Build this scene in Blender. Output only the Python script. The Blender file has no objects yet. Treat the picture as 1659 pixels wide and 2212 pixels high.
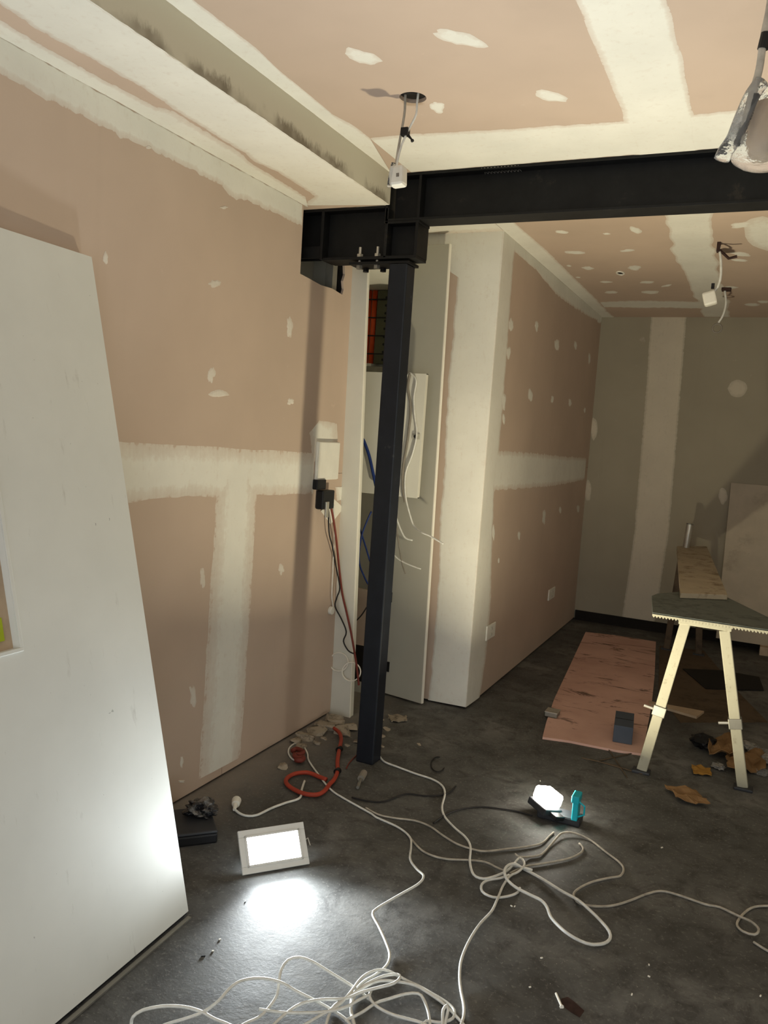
import bpy, bmesh, math, random
import numpy as np
from mathutils import Vector, Matrix, noise

# ------------------------------------------------------------------ camera, world, lights, exposure
S = bpy.context.scene
COL = S.collection
F_PX, YAW, PITCH, ROLL = 1750.0, 0.431643, 0.0965324, -0.0686516
CPX, CPY, EYE = 829.5, 1106.0, 1.55

def _axes():
    cy, sy = math.cos(YAW), math.sin(YAW)
    f0 = np.array([-sy, cy, 0.0]); r0 = np.array([cy, sy, 0.0]); u0 = np.array([0, 0, 1.0])
    f = f0 * math.cos(PITCH) - u0 * math.sin(PITCH)
    u = u0 * math.cos(PITCH) + f0 * math.sin(PITCH)
    return r0 * math.cos(ROLL) - u * math.sin(ROLL), u * math.cos(ROLL) + r0 * math.sin(ROLL), f
RX, UX, FX = _axes()

cam_data = bpy.data.cameras.new('camera')
cam_data.sensor_fit = 'VERTICAL'; cam_data.sensor_height = 36.0
cam_data.lens = F_PX / 2212.0 * 36.0
cam_data.clip_start = 0.05
cam = bpy.data.objects.new('camera', cam_data); COL.objects.link(cam)
m = Matrix.Identity(4)
for i in range(3):
    m[i][0], m[i][1], m[i][2] = RX[i], UX[i], -FX[i]
m[2][3] = EYE
cam.matrix_world = m
S.camera = cam

S.view_settings.view_transform = 'Standard'
S.view_settings.look = 'None'
S.view_settings.gamma = 1.0
S.view_settings.use_curve_mapping = False
S.view_settings.exposure = 0.7
S.cycles.diffuse_bounces = 8
S.cycles.max_bounces = 14
S.cycles.sample_clamp_indirect = 4.0

wd = bpy.data.worlds.new('world'); S.world = wd; wd.use_nodes = True
wd.node_tree.nodes['Background'].inputs[0].default_value = (0.93, 0.97, 1.0, 1)
wd.node_tree.nodes['Background'].inputs[1].default_value = 1.5

LAMP_1_POWER, LAMP_1_COLOUR, LAMP_1_SPREAD = 21.5, (0.90, 0.97, 1.0), 133
LAMP_2_POWER, LAMP_2_COLOUR, LAMP_2_SPREAD = 27.0, (1.0, 0.89, 0.62), 165

# ------------------------------------------------------------------ survey helpers: sight lines met with real planes
CAM = np.array([0, 0, EYE])
def _ray(px, py):
    return FX + RX * (px - CPX) / F_PX - UX * (py - CPY) / F_PX
def meet(px, py, point, normal):
    d = _ray(px, py); n = np.array(normal, float)
    return CAM + d * float(((np.array(point) - CAM) @ n) / (d @ n))
def atz(px, py, z=0.0): return meet(px, py, (0, 0, z), (0, 0, 1))
def atx(px, py, x): return meet(px, py, (x, 0, 0), (1, 0, 0))
def aty(px, py, y): return meet(px, py, (0, y, 0), (0, 1, 0))
V = Vector
rnd = random.Random(7)

# ------------------------------------------------------------------ materials
def lin(c):
    return tuple((x / 255 / 12.92) if x / 255 <= 0.04045 else ((x / 255 + 0.055) / 1.055) ** 2.4 for x in c)

class Nt:
    def __init__(s, name):
        s.m = bpy.data.materials.new(name); s.m.use_nodes = True
        s.t = s.m.node_tree; s.b = s.t.nodes['Principled BSDF']
    def n(s, kind, **kw):
        nd = s.t.nodes.new(kind)
        for k, v in kw.items(): setattr(nd, k, v)
        return nd
    def l(s, a, b): s.t.links.new(a, b)
    def pos(s, scale=(1, 1, 1)):
        g = s.n('ShaderNodeNewGeometry'); mp = s.n('ShaderNodeMapping'); mp.inputs['Scale'].default_value = scale
        s.l(g.outputs['Position'], mp.inputs['Vector']); return mp.outputs['Vector']
    def noise(s, scale, detail=5, rough=0.55, vec=None, dist=0.0):
        nd = s.n('ShaderNodeTexNoise'); nd.inputs['Scale'].default_value = scale
        nd.inputs['Detail'].default_value = detail; nd.inputs['Roughness'].default_value = rough
        nd.inputs['Distortion'].default_value = dist
        s.l(vec if vec is not None else s.pos(), nd.inputs['Vector']); return nd.outputs['Fac']
    def ramp(s, fac, stops):
        r = s.n('ShaderNodeValToRGB'); e = r.color_ramp.elements
        while len(e) < len(stops): e.new(0.5)
        for el, (p, c) in zip(e, stops):
            el.position = p; el.color = (*c, 1) if len(c) == 3 else c
        s.l(fac, r.inputs['Fac']); return r.outputs['Color']
    def mix(s, fac, a, b):
        x = s.n('ShaderNodeMix', data_type='RGBA')
        for v, i in ((fac, 0), (a, 6), (b, 7)):
            if hasattr(v, 'is_output'): s.l(v, x.inputs[i])
            elif i == 0: x.inputs[0].default_value = v
            else: x.inputs[i].default_value = (*v, 1)
        return x.outputs[2]
    def math(s, op, a, b=0.0, clamp=False):
        x = s.n('ShaderNodeMath', operation=op); x.use_clamp = clamp
        for v, i in ((a, 0), (b, 1)):
            if hasattr(v, 'is_output'): s.l(v, x.inputs[i])
            else: x.inputs[i].default_value = v
        return x.outputs[0]
    def bump(s, h, strength=0.3, dist=0.003):
        b = s.n('ShaderNodeBump'); b.inputs['Strength'].default_value = strength; b.inputs['Distance'].default_value = dist
        s.l(h, b.inputs['Height']); s.l(b.outputs['Normal'], s.b.inputs['Normal'])
    def done(s, col=None, rough=0.8, metal=0.0, spec=0.3):
        if col is not None:
            if hasattr(col, 'is_output'): s.l(col, s.b.inputs['Base Color'])
            else: s.b.inputs['Base Color'].default_value = (*col, 1)
        if hasattr(rough, 'is_output'): s.l(rough, s.b.inputs['Roughness'])
        else: s.b.inputs['Roughness'].default_value = rough
        s.b.inputs['Metallic'].default_value = metal
        s.b.inputs['Specular IOR Level'].default_value = spec
        return s.m

def plain(name, rgb, rough=0.7, metal=0.0, var=0.12, scale=14.0, bump=0.0, spec=0.3):
    t = Nt(name); c = lin(rgb)
    f = t.noise(scale, 4)
    col = t.ramp(f, [(0.3, tuple(x * (1 - var) for x in c)), (0.7, tuple(min(1, x * (1 + var)) for x in c))])
    if bump: t.bump(t.noise(scale * 6, 3), bump, 0.002)
    return t.done(col, rough, metal, spec)

PINK_RGB, GREY_RGB, WHITE_RGB = (191, 171, 154), (158, 150, 131), (228, 226, 216)

def board_mat(name, rgb):
    t = Nt(name); c = lin(rgb)
    big = t.noise(1.1, 4, 0.6); fine = t.noise(160, 2)
    col = t.ramp(big, [(0.3, tuple(x * 0.90 for x in c)), (0.7, tuple(x * 1.06 for x in c))])
    # faint vertical drips and scuffs
    str_ = t.noise(1.0, 3, 0.6, t.pos((9, 9, 0.7)))
    col = t.mix(t.ramp(str_, [(0.60, (0, 0, 0)), (0.78, (0.16, 0.16, 0.16))]), col, tuple(x * 0.80 for x in c))
    sc = t.noise(7, 6, 0.75)
    col = t.mix(t.ramp(sc, [(0.66, (0, 0, 0)), (0.74, (0.22, 0.22, 0.22))]), col, lin((225, 205, 190)))
    t.bump(fine, 0.08, 0.001)
    return t.done(col, 0.85)

def compound_mat(name, under, white=WHITE_RGB):
    """dried jointing compound, scraped thin towards its edges so that the sheet shows through"""
    t = Nt(name)
    a = t.n('ShaderNodeAttribute', attribute_name='cover')
    nz = t.noise(38, 6, 0.7)
    brush = t.noise(1.0, 3, 0.6, t.pos((60, 60, 5)))
    k = t.math('ADD', a.outputs['Fac'], t.math('MULTIPLY', t.math('SUBTRACT', nz, 0.5), 0.9))
    k = t.math('ADD', k, t.math('MULTIPLY', t.math('SUBTRACT', brush, 0.5), 0.5))
    fac = t.ramp(k, [(0.22, (0, 0, 0)), (0.34, (0.5, 0.5, 0.5)), (0.72, (0.72, 0.72, 0.72)), (0.95, (1, 1, 1))])
    w = t.ramp(t.noise(2.6, 5, 0.6), [(0.3, lin(tuple(x * 0.94 for x in white))), (0.7, lin(white))])
    dirt = t.ramp(t.noise(20, 6, 0.75), [(0.66, (0, 0, 0)), (0.80, (0.3, 0.3, 0.3))])
    w = t.mix(dirt, w, lin((168, 156, 138)))
    t.bump(t.noise(55, 4), 0.15, 0.002)
    return t.done(t.mix(fac, lin(under), w), 0.85)

M = {}
M['pink'] = board_mat('pink_plasterboard', PINK_RGB)
M['grey'] = board_mat('grey_plasterboard', GREY_RGB)
M['comp'] = compound_mat('jointing_compound', PINK_RGB)
M['compgrey'] = compound_mat('jointing_compound_on_grey', GREY_RGB, (206, 196, 176))

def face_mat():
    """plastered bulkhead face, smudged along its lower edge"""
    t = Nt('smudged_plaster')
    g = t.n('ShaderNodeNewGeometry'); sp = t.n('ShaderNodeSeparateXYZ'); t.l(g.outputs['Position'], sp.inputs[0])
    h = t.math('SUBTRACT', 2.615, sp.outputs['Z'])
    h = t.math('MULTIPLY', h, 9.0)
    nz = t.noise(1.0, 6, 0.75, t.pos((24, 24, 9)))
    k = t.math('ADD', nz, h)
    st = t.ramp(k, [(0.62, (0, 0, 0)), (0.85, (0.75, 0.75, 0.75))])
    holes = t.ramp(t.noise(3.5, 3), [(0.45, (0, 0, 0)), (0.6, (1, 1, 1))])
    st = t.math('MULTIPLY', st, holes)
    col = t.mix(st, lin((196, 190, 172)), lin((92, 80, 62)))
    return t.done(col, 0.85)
M['smudge'] = face_mat()

def floor_mat():
    t = Nt('dusty_dark_concrete')
    a = t.noise(1.6, 8, 0.65); b = t.noise(9, 8, 0.7, dist=0.6); c = t.noise(70, 4, 0.7)
    col = t.ramp(a, [(0.30, lin((54, 54, 53))), (0.52, lin((88, 88, 86))), (0.72, lin((124, 123, 120)))])
    col = t.mix(t.ramp(b, [(0.46, (0, 0, 0)), (0.66, (0.75, 0.75, 0.75))]), col, lin((50, 48, 46)))
    col = t.mix(t.ramp(c, [(0.56, (0, 0, 0)), (0.72, (0.6, 0.6, 0.6))]), col, lin((136, 134, 129)))
    fl_ = t.noise(26, 6, 0.8); near = t.noise(0.9, 2)
    fk = t.math('ADD', fl_, t.math('MULTIPLY', near, 0.16))
    col = t.mix(t.ramp(fk, [(0.76, (0, 0, 0)), (0.80, (0.7, 0.7, 0.7))]), col, lin((170, 166, 158)))
    sp = t.noise(210, 1, 0.5)
    col = t.mix(t.ramp(sp, [(0.755, (0, 0, 0)), (0.79, (0.8, 0.8, 0.8))]), col, lin((190, 186, 178)))
    # plaster dust swept against the left wall
    g = t.n('ShaderNodeNewGeometry'); xyz = t.n('ShaderNodeSeparateXYZ'); t.l(g.outputs['Position'], xyz.inputs[0])
    d = t.math('MULTIPLY', t.math('SUBTRACT', -1.72, xyz.outputs['X']), 2.6)
    d = t.math('ADD', d, t.math('MULTIPLY', t.math('SUBTRACT', b, 0.5), 1.1))
    col = t.mix(t.math('MULTIPLY', t.math('MAXIMUM', d, 0.0), 0.8, True), col, lin((150, 142, 134)))
    t.bump(t.math('ADD', t.math('MULTIPLY', b, 0.6), t.math('MULTIPLY', c, 0.4)), 0.28, 0.006)
    return t.done(col, t.ramp(a, [(0.3, (0.55,) * 3), (0.7, (0.85,) * 3)]), 0, 0.35)
M['floor'] = floor_mat()

def steel_mat():
    t = Nt('black_primed_steel')
    f = t.noise(9, 6, 0.7)
    col = t.ramp(f, [(0.3, lin((14, 14, 14))), (0.62, lin((25, 25, 25))), (0.86, lin((66, 60, 50)))])
    t.bump(t.noise(120, 3), 0.1, 0.001)
    return t.done(col, 0.6, 0.0, 0.22)
M['steel'] = steel_mat()
def post_mat():
    t = Nt('blue_black_painted_post')
    f = t.noise(13, 6, 0.7)
    col = t.ramp(f, [(0.3, lin((19, 23, 30))), (0.66, lin((26, 30, 38))), (0.82, lin((90, 90, 88)))])
    return t.done(col, 0.5, 0.0, 0.28)
M['post'] = post_mat()

def door_mat():
    t = Nt('scuffed_white_primer')
    c = t.ramp(t.noise(1.3, 5, 0.6), [(0.3, lin((205, 206, 200))), (0.7, lin((222, 223, 217)))])
    v = t.noise(1.0, 5, 0.7, t.pos((26, 26, 1.6)))
    c = t.mix(t.ramp(v, [(0.64, (0, 0, 0)), (0.76, (0.35, 0.35, 0.35))]), c, lin((150, 146, 136)))
    s = t.noise(60, 2, 0.5)
    c = t.mix(t.ramp(s, [(0.76, (0, 0, 0)), (0.80, (0.5, 0.5, 0.5))]), c, lin((90, 86, 80)))
    return t.done(c, 0.6)
M['door'] = door_mat()

def dirty_pink():
    t = Nt('smeared_pink_board')
    c = t.ramp(t.noise(2.5, 5), [(0.3, lin((190, 152, 138))), (0.7, lin((216, 178, 164)))])
    v = t.noise(1.0, 7, 0.72, t.pos((2.6, 8, 2.6)), 0.9)
    c = t.mix(t.ramp(v, [(0.56, (0, 0, 0)), (0.64, (0.9, 0.9, 0.9))]), c, lin((72, 56, 47)))
    w = t.noise(8, 5, 0.7)
    c = t.mix(t.ramp(w, [(0.68, (0, 0, 0)), (0.78, (0.6, 0.6, 0.6))]), c, lin((205, 190, 176)))
    return t.done(c, 0.85)
M['dirtypink'] = dirty_pink()

def splatter(name, base, dark, s=30, lo=0.58):
    t = Nt(name)
    c = t.ramp(t.noise(7, 5), [(0.3, lin(tuple(x * .93 for x in base))), (0.7, lin(base))])
    c = t.mix(t.ramp(t.noise(s, 6, 0.75), [(lo, (0, 0, 0)), (lo + 0.12, (0.7, 0.7, 0.7))]), c, lin(dark))
    t.bump(t.noise(60, 4), 0.25, 0.002)
    return t.done(c, 0.8)
M['leg'] = splatter('plaster_splashed_white_steel', (160, 157, 140), (104, 96, 80), 30, 0.58)
M['plank'] = splatter('plaster_crusted_timber', (178, 166, 144), (104, 88, 68), 9, 0.52)
M['greyboard'] = splatter('grey_weathered_board', (104, 110, 104), (70, 74, 70), 12, 0.5)
M['rubble'] = splatter('broken_mortar', (160, 150, 134), (80, 72, 64), 25, 0.5)
M['card'] = splatter('brown_cardboard', (128, 98, 64), (78, 58, 38), 14, 0.6)
M['yellow'] = splatter('yellow_card', (160, 118, 52), (100, 70, 36), 18, 0.6)
M['brownsheet'] = splatter('brown_dusty_sheet', (92, 78, 62), (60, 50, 40), 6, 0.5)

M['white'] = plain('white_plastic', (222, 220, 210), 0.5, var=0.04)
M['cupwhite'] = plain('white_coated_board', (212, 210, 198), 0.6, var=0.05, scale=3)
M['cupgrey'] = plain('grey_coated_board', (176, 173, 160), 0.6, var=0.05, scale=3)
M['edge'] = plain('raw_white_edge', (238, 234, 222), 0.6, var=0.03)
M['cord'] = plain('white_cord', (214, 214, 208), 0.55, var=0.12, scale=40)
M['dustcord'] = plain('dusty_white_cord', (170, 164, 152), 0.7, var=0.25, scale=30)
M['cablegrey'] = plain('grey_cable', (128, 122, 112), 0.6)
M['black'] = plain('black_plastic', (22, 22, 24), 0.5)
M['blackrubber'] = plain('black_cable_rubber', (34, 32, 32), 0.6)
M['dark'] = plain('dark_void_lining', (30, 27, 24), 0.9)
M['red'] = plain('red_flex', (112, 48, 38), 0.55)
M['orange'] = plain('orange_hose', (158, 60, 42), 0.5)
M['conduit'] = plain('orange_conduit', (206, 78, 30), 0.5)
M['blue'] = plain('blue_cable', (26, 50, 112), 0.5)
M['olive'] = plain('dusty_olive_tray', (92, 92, 70), 0.7)
M['chrome'] = plain('dull_zinc', (190, 186, 176), 0.35, 0.7)
M['steelgrey'] = plain('galvanised_steel', (140, 138, 130), 0.45, 0.6)
M['turq'] = plain('turquoise_plastic', (30, 172, 190), 0.4)
M['lampgrey'] = plain('dark_grey_plastic', (52, 54, 58), 0.5)
M['lampframe'] = plain('off_white_lamp_trim', (214, 214, 210), 0.45, var=0.03)
M['lime'] = plain('lime_tape', (168, 184, 40), 0.6)
M['timber'] = plain('pale_timber', (178, 158, 134), 0.7)
M['paper'] = plain('white_paper', (226, 222, 210), 0.8, var=0.03)
M['bluegrey'] = plain('blue_grey_box', (70, 78, 90), 0.6)
M['rust'] = plain('rust_stain', (58, 42, 38), 0.9, var=0.3, scale=40)
M['sheetgrey'] = splatter('grey_plaster_sheet', (186, 174, 154), (160, 148, 130), 5, 0.55)
M['litter'] = splatter('grubby_litter', (150, 148, 142), (70, 68, 64), 30, 0.5)
M['patch'] = plain('filler', (226, 222, 212), 0.85, var=0.05, scale=60)

def film():
    t = Nt('clear_plastic_film'); b = t.b
    t.bump(t.noise(30, 4, 0.6), 0.8, 0.012)
    b.inputs['Transmission Weight'].default_value = 0.93
    b.inputs['IOR'].default_value = 1.15
    return t.done((0.93, 0.95, 0.97), 0.07, 0, 0.7)
M['film'] = film()
def blackfilm():
    t = Nt('crumpled_dark_film'); t.bump(t.noise(26, 4, 0.6), 1.0, 0.02)
    c = t.ramp(t.noise(15, 4), [(0.50, lin((30, 30, 34))), (0.62, lin((120, 118, 116)))])
    return t.done(c, 0.22, 0, 0.6)
M['blackfilm'] = blackfilm()

def glow(name, col, strength):
    t = Nt(name); t.b.inputs['Emission Color'].default_value = (*col, 1)
    t.b.inputs['Emission Strength'].default_value = strength
    return t.done((0.9, 0.9, 0.9), 0.4)
M['led1'] = glow('cool_led_lens', LAMP_1_COLOUR, 30)
M['led2'] = glow('warm_led_panel', (1.0, 0.93, 0.8), 30)

# ------------------------------------------------------------------ mesh building
class MB:
    """collects world-space shapes; build() links them as ONE mesh object"""
    def __init__(s): s.v = []; s.f = []; s.at = None
    def add(s, vs, fs):
        o = len(s.v); s.v += [V(tuple(p)) for p in vs]; s.f += [tuple(i + o for i in f) for f in fs]; return s
    def hexa(s, p):     # 8 points: bottom ring 0-3, top ring 4-7
        return s.add(p, [(3, 2, 1, 0), (4, 5, 6, 7), (0, 1, 5, 4), (1, 2, 6, 5), (2, 3, 7, 6), (3, 0, 4, 7)])
    def box(s, a, b):
        (x0, y0, z0), (x1, y1, z1) = a, b
        return s.hexa([(x0, y0, z0), (x1, y0, z0), (x1, y1, z0), (x0, y1, z0), (x0, y0, z1), (x1, y0, z1), (x1, y1, z1), (x0, y1, z1)])
    def obox(s, o, ex, ey, ez, a, b):   # box in a local frame
        o, ex, ey, ez = (V(tuple(q)) for q in (o, ex, ey, ez))
        P = lambda x, y, z: o + ex * x + ey * y + ez * z
        (x0, y0, z0), (x1, y1, z1) = a, b
        return s.hexa([P(x0, y0, z0), P(x1, y0, z0), P(x1, y1, z0), P(x0, y1, z0), P(x0, y0, z1), P(x1, y0, z1), P(x1, y1, z1), P(x0, y1, z1)])
    def prism(s, pts, d):   # polygon extruded by d
        n = len(pts); d = V(tuple(d)); p = [V(tuple(q)) for q in pts]
        return s.add(p + [q + d for q in p], [tuple(reversed(range(n))), tuple(range(n, 2 * n))] + [(i, (i + 1) % n, n + (i + 1) % n, n + i) for i in range(n)])
    def tube(s, pts, r, seg=8, cap=True, closed=False):
        p = [V(tuple(q)) for q in pts]; n = len(p)
        rad = r if hasattr(r, '__len__') else [r] * n
        t = [(p[(i + 1) % n if closed else min(i + 1, n - 1)] - p[(i - 1) % n if closed else max(i - 1, 0)]).normalized() for i in range(n)]
        up = V((0, 0, 1)) if abs(t[0].z) < 0.9 else V((1, 0, 0))
        a = t[0].cross(up).normalized(); vs = []
        for i in range(n):
            a = (a - t[i] * a.dot(t[i]))
            a = a.normalized() if a.length > 1e-6 else t[i].orthogonal().normalized()
            b = t[i].cross(a)
            vs += [p[i] + (a * math.cos(2 * math.pi * k / seg) + b * math.sin(2 * math.pi * k / seg)) * rad[i] for k in range(seg)]
        fs = []
        for i in range(n if closed else n - 1):
            j = (i + 1) % n
            fs += [(i * seg + k, i * seg + (k + 1) % seg, j * seg + (k + 1) % seg, j * seg + k) for k in range(seg)]
        if cap and not closed: fs += [tuple(reversed(range(seg))), tuple((n - 1) * seg + k for k in range(seg))]
        return s.add(vs, fs)
    def cyl(s, a, b, r, seg=16, r2=None):
        return s.tube([a, b], [r, r if r2 is None else r2], seg)
    def blob(s, c, r, k=0.25, sub=3, f=2.0, seed=0.0):
        bm = bmesh.new(); bmesh.ops.create_icosphere(bm, subdivisions=sub, radius=1.0)
        c = V(tuple(c)); r = r if hasattr(r, '__len__') else (r, r, r); vs = []
        for v in bm.verts:
            d = 1 + k * noise.noise(v.co * f + V((seed, seed * 1.7, 0))) * 1.6
            vs.append(c + V((v.co.x * r[0], v.co.y * r[1], v.co.z * r[2])) * d)
        bm.verts.index_update(); fs = [tuple(v.index for v in f_.verts) for f_ in bm.faces]; bm.free()
        return s.add(vs, fs)
    def build(s, name, mat, parent=None, bevel=0.0, smooth=False, origin=None):
        if parent is not None: o = parent['_o'] if '_o' in parent else (0, 0, 0)
        elif origin is not None: o = origin
        else:
            o = (sum(v.x for v in s.v) / len(s.v), sum(v.y for v in s.v) / len(s.v), min(v.z for v in s.v))
        o = V(tuple(o))
        me = bpy.data.meshes.new(name)
        me.from_pydata([tuple(v - o) for v in s.v], [], s.f)
        bm = bmesh.new(); bm.from_mesh(me); bmesh.ops.recalc_face_normals(bm, faces=bm.faces)
        bm.to_mesh(me); bm.free()
        if smooth:
            for p in me.polygons: p.use_smooth = True
        if s.at is not None:
            A = me.attributes.new('cover', 'FLOAT', 'POINT'); A.data.foreach_set('value', s.at)
        me.materials.append(M[mat])
        ob = bpy.data.objects.new(name, me); COL.objects.link(ob)
        if parent is not None: ob.parent = parent
        else: ob.location = o
        ob['_o'] = tuple(o)
        if bevel:
            b = ob.modifiers.new('bevel', 'BEVEL'); b.width = bevel; b.segments = 2; b.limit_method = 'ANGLE'
        return ob

def thing(name, label, cat, loc, group=None, kind=None):
    o = bpy.data.objects.new(name, None); COL.objects.link(o)
    o.location = V(tuple(loc)); o.empty_display_size = 0.05
    o['_o'] = tuple(float(x) for x in loc); o['label'] = label; o['category'] = cat
    if group: o['group'] = group
    if kind: o['kind'] = kind
    return o
def tag(o, label, cat, group=None, kind=None):
    o['label'] = label; o['category'] = cat
    if group: o['group'] = group
    if kind: o['kind'] = kind
    return o
def struct(o, label=None, cat=None):
    o['kind'] = 'structure'
    if label: o['label'] = label
    if cat: o['category'] = cat
    return o

def resample(pts, n):
    p = [V(tuple(q)) for q in pts]; L = [0.0]
    for a, b in zip(p, p[1:]): L.append(L[-1] + (b - a).length)
    out = []; j = 0
    for i in range(n):
        t = L[-1] * i / (n - 1)
        while j < len(p) - 2 and L[j + 1] < t: j += 1
        k = (t - L[j]) / max(L[j + 1] - L[j], 1e-9)
        out.append(p[j].lerp(p[j + 1], min(max(k, 0), 1)))
    return out
def smooth_path(pts, step=0.012):
    p = [V(tuple(q)) for q in pts]; out = []
    for i in range(len(p) - 1):
        a, b, c, d = p[max(i - 1, 0)], p[i], p[i + 1], p[min(i + 2, len(p) - 1)]
        n = max(2, min(14, int((c - b).length / step)))
        for k in range(n):
            t = k / n
            out.append(0.5 * ((2 * b) + (c - a) * t + (2 * a - 5 * b + 4 * c - d) * t * t + (3 * b - a - 3 * c + d) * t ** 3))
    out.append(p[-1]); return out

def strip(parent, A, B, nrm, mat='comp', thick=0.0016, ja=0.006, jb=0.006, fa=0.10, fb=0.10, name='joint_compound', step=0.012, ca=0.30, cb=0.30, freq=45):
    """a band of jointing compound between two edge lines on a board; real, thin, ragged at its edges"""
    n = max(8, min(260, int(max(sum((V(tuple(b)) - V(tuple(a))).length for a, b in zip(E, E[1:])) for E in (A, B)) / step)))
    a = resample(A, n); b = resample(B, n); nv = V(nrm)
    ts = [0, fa * 0.5, fa, 0.5, 1 - fb, 1 - fb * 0.5, 1]; cov = [ca, 0.62, 1, 1, 1, 0.62, cb]
    hs = [0.0002, thick * 0.7, thick, thick, thick, thick * 0.7, 0.0002]
    m = MB(); vs = []; at = []; sd = rnd.random() * 50
    for i in range(n):
        d = (b[i] - a[i]); w = d.length or 1e-6; u = d / w
        q = V((i * step * freq, sd, 0))
        na = ja * (noise.noise(q) + 0.7 * noise.noise(q * 0.23)); nb = jb * (noise.noise(q + V((9, 9, 3))) + 0.7 * noise.noise(q * 0.23 + V((4, 1, 7))))
        p0 = a[i] + u * na; p1 = b[i] + u * nb
        for t, c, h in zip(ts, cov, hs):
            vs.append(p0.lerp(p1, t) + nv * h); at.append(c)
    k = len(ts)
    fs = [(i * k + j, i * k + j + 1, (i + 1) * k + j + 1, (i + 1) * k + j) for i in range(n - 1) for j in range(k - 1)]
    m.add(vs, fs); m.at = at
    return m.build(name, mat, parent)

def dab(parent, centre, ex, ey, nrm, mat='comp', rough=0.22, name='filler_patch', thick=0.002, cov=1.1):
    """one trowelled dab of filler over a screw head"""
    c, ex, ey, nv = V(tuple(centre)), V(tuple(ex)), V(tuple(ey)), V(nrm)
    n = 22; sd = rnd.random() * 60; m = MB(); vs = [c + nv * thick]; at = [cov]
    for r, h, cv in ((0.6, thick, cov * 0.9), (1.0, 0.0002, cov * 0.45)):
        for i in range(n):
            a = 2 * math.pi * i / n
            k = r * (1 + rough * (noise.noise(V((math.cos(a) * 1.5, math.sin(a) * 1.5, sd))) * 1.4 + 0.5 * noise.noise(V((math.cos(a) * 5, math.sin(a) * 5, sd)))))
            vs.append(c + ex * math.cos(a) * k + ey * math.sin(a) * k + nv * h); at.append(cv)
    fs = [(0, 1 + i, 1 + (i + 1) % n) for i in range(n)] + [(1 + i, 1 + n + i, 1 + n + (i + 1) % n, 1 + (i + 1) % n) for i in range(n)]
    m.add(vs, fs); m.at = at
    return m.build(name, mat, parent)

# ------------------------------------------------------------------ room shell
XL, XR, YB, YF, ZC, ZS = -2.01, 2.30, -1.60, 7.31, 2.69, 2.558
XB = -1.615                     # bulkhead face
XC, YC, YN = -1.405, 4.36, 3.84  # recess wall, its front face, end of the left wall

floor = struct(MB().box((-2.8, YB - 0.1, -0.12), (XR + 0.1, YF + 0.1, 0)).build('floor', 'floor', origin=(0, 0, 0)))

# left wall: backing plus the plasterboard sheets fixed to it, with the broken opening under the beam
zj = float(atx(480, 1030, XL)[2]); yj = float(atx(495, 1350, XL)[1])
HY0, HY1, HZ0, HZ1 = 3.262, 3.692, 2.25, 2.575
wl = struct(MB().box((XL - 0.10, YB, 0), (XL - 0.012, HY0, ZC)).box((XL - 0.10, HY0, 0), (XL - 0.012, HY1, HZ0 - 0.03))
            .box((XL - 0.10, HY1, 0), (XL - 0.012, YN, ZC)).box((XL - 0.10, HY0, HZ1), (XL - 0.012, HY1, ZC))
            .build('wall_left', 'dark', origin=(0, 0, 0)))
def sheet(parent, a, b, mat='pink', bevel=0.0): return MB().box(a, b).build('plasterboard_sheet', mat, parent, bevel)
def upper_sheet():
    # outline with the ragged hole notched into it
    hole = [(HY0, HZ1), (HY0 + 0.004, 2.252), (HY0 + 0.10, 2.246), (HY0 + 0.20, 2.238), (HY0 + 0.31, 2.243), (HY1 - 0.012, 2.232), (HY1, 2.262), (HY1 - 0.012, 2.30),
            (HY1 + 0.004, 2.335), (HY1 - 0.006, 2.38), (HY1 + 0.002, 2.44), (HY1, HZ1)]
    out = [(YB, zj), (YN - 0.003, zj), (YN - 0.003, ZC), (HY1, ZC)] + list(reversed(hole[1:-1])) + [(HY0, ZC), (YB, ZC)]
    m = MB().prism([(XL, y, z) for y, z in out], (-0.012, 0, 0))
    return m.build('plasterboard_sheet', 'pink', wl)
upper_sheet()
sheet(wl, (XL - 0.012, YB, 0.012), (XL, yj - 0.0015, zj - 0.002)); sheet(wl, (XL - 0.012, yj + 0.0015, 0.012), (XL, YN - 0.003, zj - 0.002))
WX = lambda *ps: [atx(px, py, XL) for px, py in ps]
nL = (1, 0, 0)
A0 = [(XL, YB, ZS - 0.002)] + WX((0, 80), (330, 262), (652, 441)); B0 = [(XL, YB, 2.45)] + WX((0, 160), (50, 187), (100, 215), (180, 252), (300, 312), (400, 362), (480, 400), (500, 428), (522, 428), (560, 445), (652, 488))
strip(wl, A0, B0, nL, fa=0.04, fb=0.25, ca=1, jb=0.012)
ya = float(atx(678, 1000, XL)[1])
strip(wl, [(XL, YB, zj + 0.10), (XL, 1.2, zj + 0.11)] + WX((258, 952), (330, 958), (420, 962), (520, 970), (600, 974), (678, 978)),
      [(XL, YB, zj - 0.12), (XL, 1.2, zj - 0.12)] + WX((268, 1087), (340, 1078), (400, 1073), (470, 1076), (560, 1072), (676, 1066)), nL, fa=0.34, fb=0.26, jb=0.006, ja=0.004, freq=60, step=0.006)
strip(wl, WX((470, 1035), (466, 1078), (452, 1300), (440, 1500), (430, 1683)), WX((553, 1035), (554, 1074), (545, 1250), (530, 1480), (518, 1636)), nL, fa=0.34, fb=0.30, thick=0.002, freq=20)
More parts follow.
